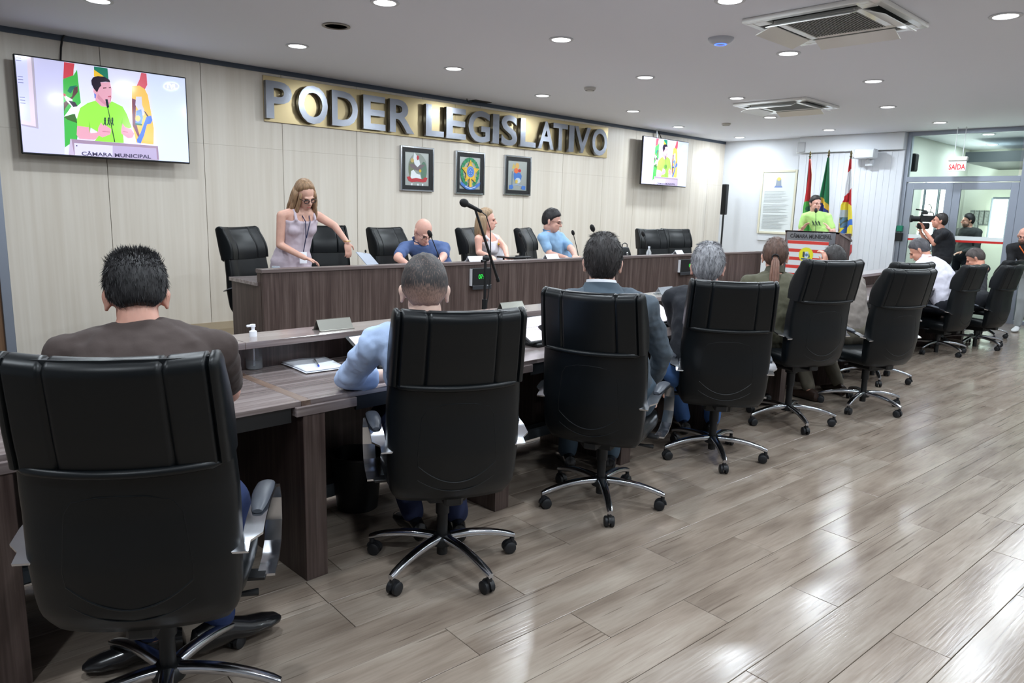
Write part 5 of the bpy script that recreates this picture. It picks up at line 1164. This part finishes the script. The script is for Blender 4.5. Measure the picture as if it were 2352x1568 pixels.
pt.build('ponytail', hairmat((104, 72, 58)), t5); MB().tube([H @ Vector((.02*math.cos(a), -.114-.006*abs(math.sin(a)), .0+.018*math.sin(a))) for a in np.linspace(0, 6.3, 14)], .006, 6).build('hair_tie', M_black, t5)
# 6 taupe shirt, head low
b = Vector((6.32, 2.50, 0)); az = 25; f, r = az_f(az), az_r(az)
hd = at(1915, 604, y=2.80)
person('man in a taupe shirt leaning forward, dark hair showing over the fifth chair', b, az, hd, 40, 25, b+Vector((0, 0, .58))+r*.05,
 {-1: dict(w=hd+Vector((-.13, .02, -.02)), hd=(0, .1, 1), curl=.9), 1: dict(w=b+f*.44+r*.22+Vector((0, 0, .82)))},
 sk=(206, 152, 132), s=1.10, hs=1.08, shirt=(120, 112, 106), sleeve='long', sw=1.08, belly=.02, legs=seat_legs(b, az, ank={1: at(1925, 880, z=.1), -1: at(1858, 892, z=.1)}), trousers=(96, 90, 78), shoes=mat('brown_shoe', (52, 38, 32), .4),
 hair=dict(kind='short', mat=hairmat((34, 30, 30)), th=.12, strands=500, seed=8), fold=.014, face=False, group=GP)
# 7 white shirt
b = Vector((9.82, 2.70, 0)); az = 4; f, r = az_f(az), az_r(az)
hd = at(2112, 575, y=3.10)
person('man in a white polo shirt bending over the desk, greying hair, seen from the side', b, az, hd, 352, 36, b+Vector((0, 0, .58)),
 {-1: dict(w=b+f*.50-r*.14+Vector((0, 0, .83))), 1: dict(w=b+f*.48+r*.16+Vector((0, 0, .83)))},
 sk=(206, 150, 128), s=1.10, hs=1.05, shirt=(212, 209, 222), sleeve='short', belly=.05, sw=1.15, legs=seat_legs(b, az), trousers=(36, 38, 46), shoes=M_shoe,
 hair=dict(kind='short', mat=hairmat((78, 76, 80)), th=.07, strands=300, seed=9), fold=.014, vox=.009, collar=dict(c=(226, 222, 236)), group=GP)
# 8 dark suit
b = Vector((10.66, 2.58, 0)); az = 6; f, r = az_f(az), az_r(az)
hd = at(2240, 594, y=2.98)
person('man in a black suit, head down, in front of the glass door', b, az, hd, 350, 30, b+Vector((0, 0, .58)),
 {-1: dict(w=b+f*.46-r*.14+Vector((0, 0, .83))), 1: dict(w=b+f*.46+r*.16+Vector((0, 0, .83)))},
 sk=(204, 146, 124), s=1.10, hs=1.05, shirt=(26, 28, 34), sleeve='long', sw=1.1, legs=seat_legs(b, az), trousers=(26, 28, 34), shoes=M_shoe,
 hair=dict(kind='short', mat=hairmat((78, 70, 68)), th=.07, strands=300, seed=10), vox=.009, collar=dict(c=(200, 202, 210), prof=((-.0, .076), (.01, .074), (.030, .07), (.036, .068), (.028, .066))), group=GP)

GQ = 'people on the dais'
# bald man, blue polo
b = Vector((4.95, 6.15, DAIS)); az = 190; f, r = az_f(az), az_r(az)
hd = at(972, 533, y=5.98)
person('bald man in a blue polo shirt and glasses looking down at the raised desk', b, az, hd, 186, 34, b+Vector((0, 0, .58)),
 {1: dict(w=at(935, 606, y=5.70), e=at(913, 592, y=5.92)), -1: dict(w=at(1005, 606, y=5.70), e=at(1018, 590, y=5.86))},
 sk=(212, 164, 148), s=1.08, hs=1.0, shirt=(74, 94, 138), sleeve='short', belly=.04, sw=1.12, hair=None, glasses=((60, 56, 60), .6), collar=dict(c=(64, 84, 128)), group=GQ, vox=.007)
# blonde woman in white
b = Vector((5.95, 6.25, DAIS)); az = 165; f, r = az_f(az), az_r(az)
hd = at(1118, 506, y=6.18)
MB_ = hairmat((150, 124, 96), .3)
tb, ib = person('blonde woman in a sleeveless white top looking to the right', b, az, hd, 138, 0, b+Vector((0, 0, .58)),
 {1: dict(e=at(1100, 580, y=6.15), w=at(1130, 590, y=5.80)), -1: dict(w=at(1165, 590, y=5.75), e=at(1160, 570, y=6.0))},
 sk=(224, 172, 154), s=1.04, hs=.98, shirt=(232, 230, 236), sleeve='none', female=True, sw=1.05, hair=dict(kind='short', mat=MB_, th=.14, seed=12, cut=[-.9, -.9, -.7, -.2, .30, .55, .68]), group=GQ, vox=.007)
def long_hair(info, parent, m, ln=.24, n=34, curl=.0, front=True, seed=1, wid=1.0):
    mb = MB(); rr = random.Random(seed); H = info['Hm']
    for i in range(n):
        a = rr.uniform(-128, 128) if front else rr.uniform(-95, 95)
        x, y = math.sin(R(a)), -math.cos(R(a)); L_ = ln*rr.uniform(.85, 1.05); pts = []
        for k in range(8):
            g_ = k/7; rad = (.080+.016*g_*wid+.006*math.sin(g_*3)); w_ = curl*math.sin(g_*9+i)*g_
            pts.append(H @ Vector((x*(rad+w_), y*(rad+.012)+(-.012), .05-L_*g_)))
        mb.tube(pts, [.010, .016, .018, .018, .017, .015, .011, .004], 7)
    return mb.build('long_hair', m, parent, ang=180)
long_hair(ib, tb, MB_, .23, 40, .002, False, 3, 1.3)
q = ib; MB().ell(q['spine'](.72)+q['fw']*.17*q['s']+q['r']*.03, (.012, .012, .014)).build('brooch', mat('brooch_gold', (200, 160, 60), .3, .8), tb)
# light blue shirt, glasses
b = Vector((7.0, 6.2, DAIS)); az = 165; f, r = az_f(az), az_r(az)
hd = at(1268, 508, y=6.10)
person('dark-haired man with glasses in a light blue short-sleeved shirt on the dais', b, az, hd, 150, 12, b+Vector((0, 0, .58)),
 {1: dict(e=at(1262, 583, y=6.0), w=at(1300, 592, y=5.72)), -1: dict(w=at(1322, 590, y=5.62), e=at(1315, 575, y=5.9))},
 sk=(206, 160, 144), s=1.08, hs=1.05, shirt=(134, 168, 200), sleeve='short', belly=.06, sw=1.1, hair=dict(kind='short', mat=hairmat((30, 26, 28)), th=.12, strands=400, seed=13), glasses=((40, 36, 40), .8), collar=dict(c=(126, 160, 194)), group=GQ, vox=.007)
# standing woman
b = Vector((3.42, 6.12, DAIS)); az = 178; f, r = az_f(az), az_r(az)
hd = at(700, 448, y=5.98)
MW = hairmat((142, 112, 84), .35)
tw, iw = person('woman with long wavy blonde hair and glasses standing on the dais in a lilac dress', b, az, hd, 178, 30, at(668, 612, y=6.16)+Vector((0, 0, .0)),
 {1: dict(e=at(643, 562, y=6.06), w=at(700, 592, y=5.84), hd=(.9, -.3, -.3), curl=.5), -1: dict(e=at(768, 518, y=5.98), w=at(797, 556, y=5.86), hd=(.1, -.1, -1), hn=(0, -1, 0), curl=.4)},
 sk=(210, 164, 146), s=1.04, hs=1.0, roll=8, shirt=(186, 172, 182), sleeve='none', female=True, dress=True, hair=dict(kind='short', mat=MW, th=.14, seed=14, cut=[-.9, -.9, -.7, -.2, .35, .62, .74]), glasses=((24, 22, 26), 1.5), group=GQ, vox=.0065, sw=1.0)
long_hair(iw, tw, MW, .34, 60, .02, True, 9, 1.9)
q = iw; sp_ = q['spine']
MB().tube([sp_(.97)+q['r']*.05, sp_(.80)+q['fw']*.135*q['s']+q['r']*.02, sp_(.55)+q['fw']*.17*q['s'], sp_(.30)+q['fw']*.17*q['s']], .0045, 6).tube([sp_(.97)-q['r']*.05, sp_(.80)+q['fw']*.135*q['s']-q['r']*.025, sp_(.55)+q['fw']*.172*q['s']-q['r']*.004], .0045, 6).build('lanyard', mat('lanyard_navy', (30, 36, 70), .6), tw)
c = sp_(.24)+q['fw']*.18*q['s']; MB().box(-.035, .035, -.002, .002, -.05, .05, Matrix.Translation(c) @ Matrix.Rotation(R(-178), 4, 'Z')).build('badge', M_paper, tw, smooth=False)
wv, hv = q['wr'][-1]; MB().tube([wv-Vector((0, 0, -.01))+Vector((.033*math.cos(a), .033*math.sin(a), 0)) for a in np.linspace(0, 6.28, 14)], .003, 6).build('bracelet', mat('bracelet_gold', (210, 170, 80), .3, .9), tw)
# speaker at the lectern
b = Vector((LX+.62, lyc+.02, DAIS)); az = 264; f, r = az_f(az), az_r(az)
hd = at(1873, 468, x=LX+.56)
tl, il = person('man in a bright green T-shirt speaking at the lectern', b, az, hd, 214, 2, b+Vector((0, 0, .98)),
 {-1: dict(e=at(1914, 533, x=LX+.60), w=at(1908, 530, x=LX+.36), hd=(-.1, .5, .7), curl=.3), 1: dict(e=at(1838, 532, x=LX+.60), w=at(1842, 528, x=LX+.36), hd=(-.1, -.5, .7), curl=.3)},
 sk=(214, 164, 148), s=1.02, hs=.98, shirt=(180, 224, 132), sleeve='short', sw=.88, legs={k: (b+r*.11*k+Vector((0, 0, .5)), b+r*.12*k+Vector((0, 0, .09))) for k in (1, -1)}, trousers=(40, 44, 56), shoes=M_shoe,
 hair=dict(kind='short', mat=hairmat((34, 28, 28)), th=.09, strands=300, seed=15), vox=.007)
q = il; sh_ = []
for cx_ in (-.045, 0, .045): sh_ += [((38, 60, 48), circ(cx_, .035, .009)), ((38, 60, 48), [(cx_-.012, .024), (cx_+.012, .024), (cx_+.008, -.005), (cx_+.018, -.035), (cx_+.006, -.035), (cx_, -.010), (cx_-.012, -.035), (cx_-.02, -.033), (cx_-.008, -.002)])]
cc_ = q['spine'](.66); shapes_mesh('shirt_print', sh_, lambda u, v, hh: cc_+q['fw']*(.142*q['s']+hh)+q['r']*(-u)+q['U']*v, tl, step=.0004)
# cameraman
b = Vector((XW-.62, 3.72, 0)); az = 330; f, r = az_f(az), az_r(az)
hd = at(2158, 508, x=XW-.65)
cpos = at(2128, 503, x=XW-.62)
t9, i9 = person('man in black filming with a shoulder camera beside the glass door', b, az, hd, 338, -8, b+Vector((0, 0, .98)),
 {-1: dict(e=at(2146, 560, x=XW-.75), w=at(2122, 528, x=XW-.74), hd=(-.3, .3, 1), curl=.6), 1: dict(e=at(2130, 560, x=XW-.45), w=at(2116, 535, x=XW-.5), hd=(-.3, .3, 1), curl=.6)},
 sk=(206, 146, 126), s=1.02, hs=1.0, shirt=(24, 26, 32), sleeve='short', sw=1.1, belly=.03, legs={k: (b+r*.11*k+Vector((0, 0, .5)), b+r*.12*k+Vector((0, 0, .09))) for k in (1, -1)}, trousers=(28, 28, 32), shoes=M_shoe,
 hair=dict(kind='short', mat=hairmat((40, 34, 32)), th=.09, seed=16), vox=.009)
cm = empty('video_camera', cpos, R(-az), 'black shoulder video camera held by the man beside the glass door', 'camera')
cm.rotation_euler = (0, 0, R(-az))
MB().rbox(-.05, .05, -.16, .10, -.05, .06, .01).build('camera_body', M_black, cm)
MB().cyl((0, .10, 0), (0, .20, 0), .042, n=16).cyl((0, .20, 0), (0, .235, 0), .055, .062, 16).build('lens', M_blackm, cm)
MB().tube([(0, -.10, .06), (0, -.08, .11), (0, .06, .12), (0, .09, .06)], .010, 8).build('handle', M_black, cm)
MB().rbox(-.075, -.03, .0, .10, .07, .11, .006).build('viewfinder', M_black, cm)
MB().cyl((.04, .0, .13), (.04, .16, .15), .012, n=10).tube([(.02, -.05, .10), (.03, -.06, .19), (.02, -.02, .24), (.0, -.0, .22)], .008, 6).build('top_microphone', M_blackm, cm)
MB().rbox(-.045, .045, -.30, -.16, -.06, .02, .01).rbox(-.06, .06, -.05, .12, -.16, -.055, .02).build('shoulder_pad', M_blackm, cm)
# man behind the glass
b = Vector((15.0, 3.98, 0)); az = 285; f, r = az_f(az), az_r(az)
hd = at(2223, 507, x=15.0)
t10, i10 = person('young bearded man in a dark grey shirt standing behind the glass door', b, az, hd, 322, 2, b+Vector((0, 0, .98)),
 {1: dict(w=b+f*.18+r*.16+Vector((0, 0, 1.02))), -1: dict(w=b+f*.2-r*.1+Vector((0, 0, 1.04)))}, sk=(204, 150, 130), s=1.0, shirt=(58, 60, 60), sleeve='long', legs={k: (b+r*.11*k+Vector((0, 0, .5)), b+r*.12*k+Vector((0, 0, .09))) for k in (1, -1)}, trousers=(28, 32, 44), shoes=M_shoe,
 hair=dict(kind='short', mat=hairmat((26, 24, 26)), th=.13, seed=17), beard=hairmat((112, 84, 72)), vox=.01)
# man with the orange lanyard
b = Vector((12.75, 2.42, 0)); az = 262; f, r = az_f(az), az_r(az)
hd = at(2352, 542, x=12.7)
t11, i11 = person('bald bearded man in black with glasses and an orange lanyard at the right edge', b, az, hd, 268, 12, b+Vector((0, 0, .86)),
 {1: dict(w=b+f*.22+r*.12+Vector((0, 0, .92))), -1: dict(w=b+f*.24-r*.05+Vector((0, 0, 1.0)))}, sk=(206, 150, 132), s=.98, shirt=(24, 24, 28), sleeve='short', legs={k: (b+r*.11*k+Vector((0, 0, .46)), b+r*.12*k+Vector((0, 0, .09))) for k in (1, -1)}, trousers=(150, 154, 156), shoes=mat('white_shoe', (216, 216, 218), .5),
 hair=None, glasses=((50, 46, 50), 1.0), beard=hairmat((96, 80, 72)), vox=.01)
q = i11; sp_ = q['spine']; MB().tube([sp_(.98)+q['r']*.06, sp_(.85)+q['fw']*.13+q['r']*.055, sp_(.45)+q['fw']*.15+q['r']*.01, sp_(.85)+q['fw']*.13-q['r']*.055, sp_(.98)-q['r']*.06], .008, 6).build('lanyard', mat('lanyard_orange', (232, 110, 50), .6), t11)
# white chairs in the lobby
def lobby_chair(x, y, rz, label):
    t = empty('lobby_chair', (x, y, 0), R(rz), label, 'chair', 'white chairs behind the glass')
    MB().rbox(-.22, .22, -.22, .22, .43, .47, .015).build('seat', M_paper, t); MB().rbox(-.21, .21, .19, .22, .58, .82, .012).build('backrest', M_paper, t)
    for sx in (-1, 1):
        for sy in (-1, 1): MB().cyl((.2*sx, .2*sy, .43), (.23*sx, .24*sy, 0), .011, n=8).build('leg', M_alu, t)
        MB().cyl((.2*sx, .2, .44), (.2*sx, .21, .80), .011, n=8).build('back_post', M_alu, t)
    MB().cyl((-.21, -.22, .22), (.21, -.22, .22), .009, n=8).cyl((-.21, .22, .22), (.21, .22, .22), .009, n=8).build('stretcher', M_alu, t)
lobby_chair(14.45, 2.75, 200, 'white chair with metal legs beside the right edge, seen through the glass')
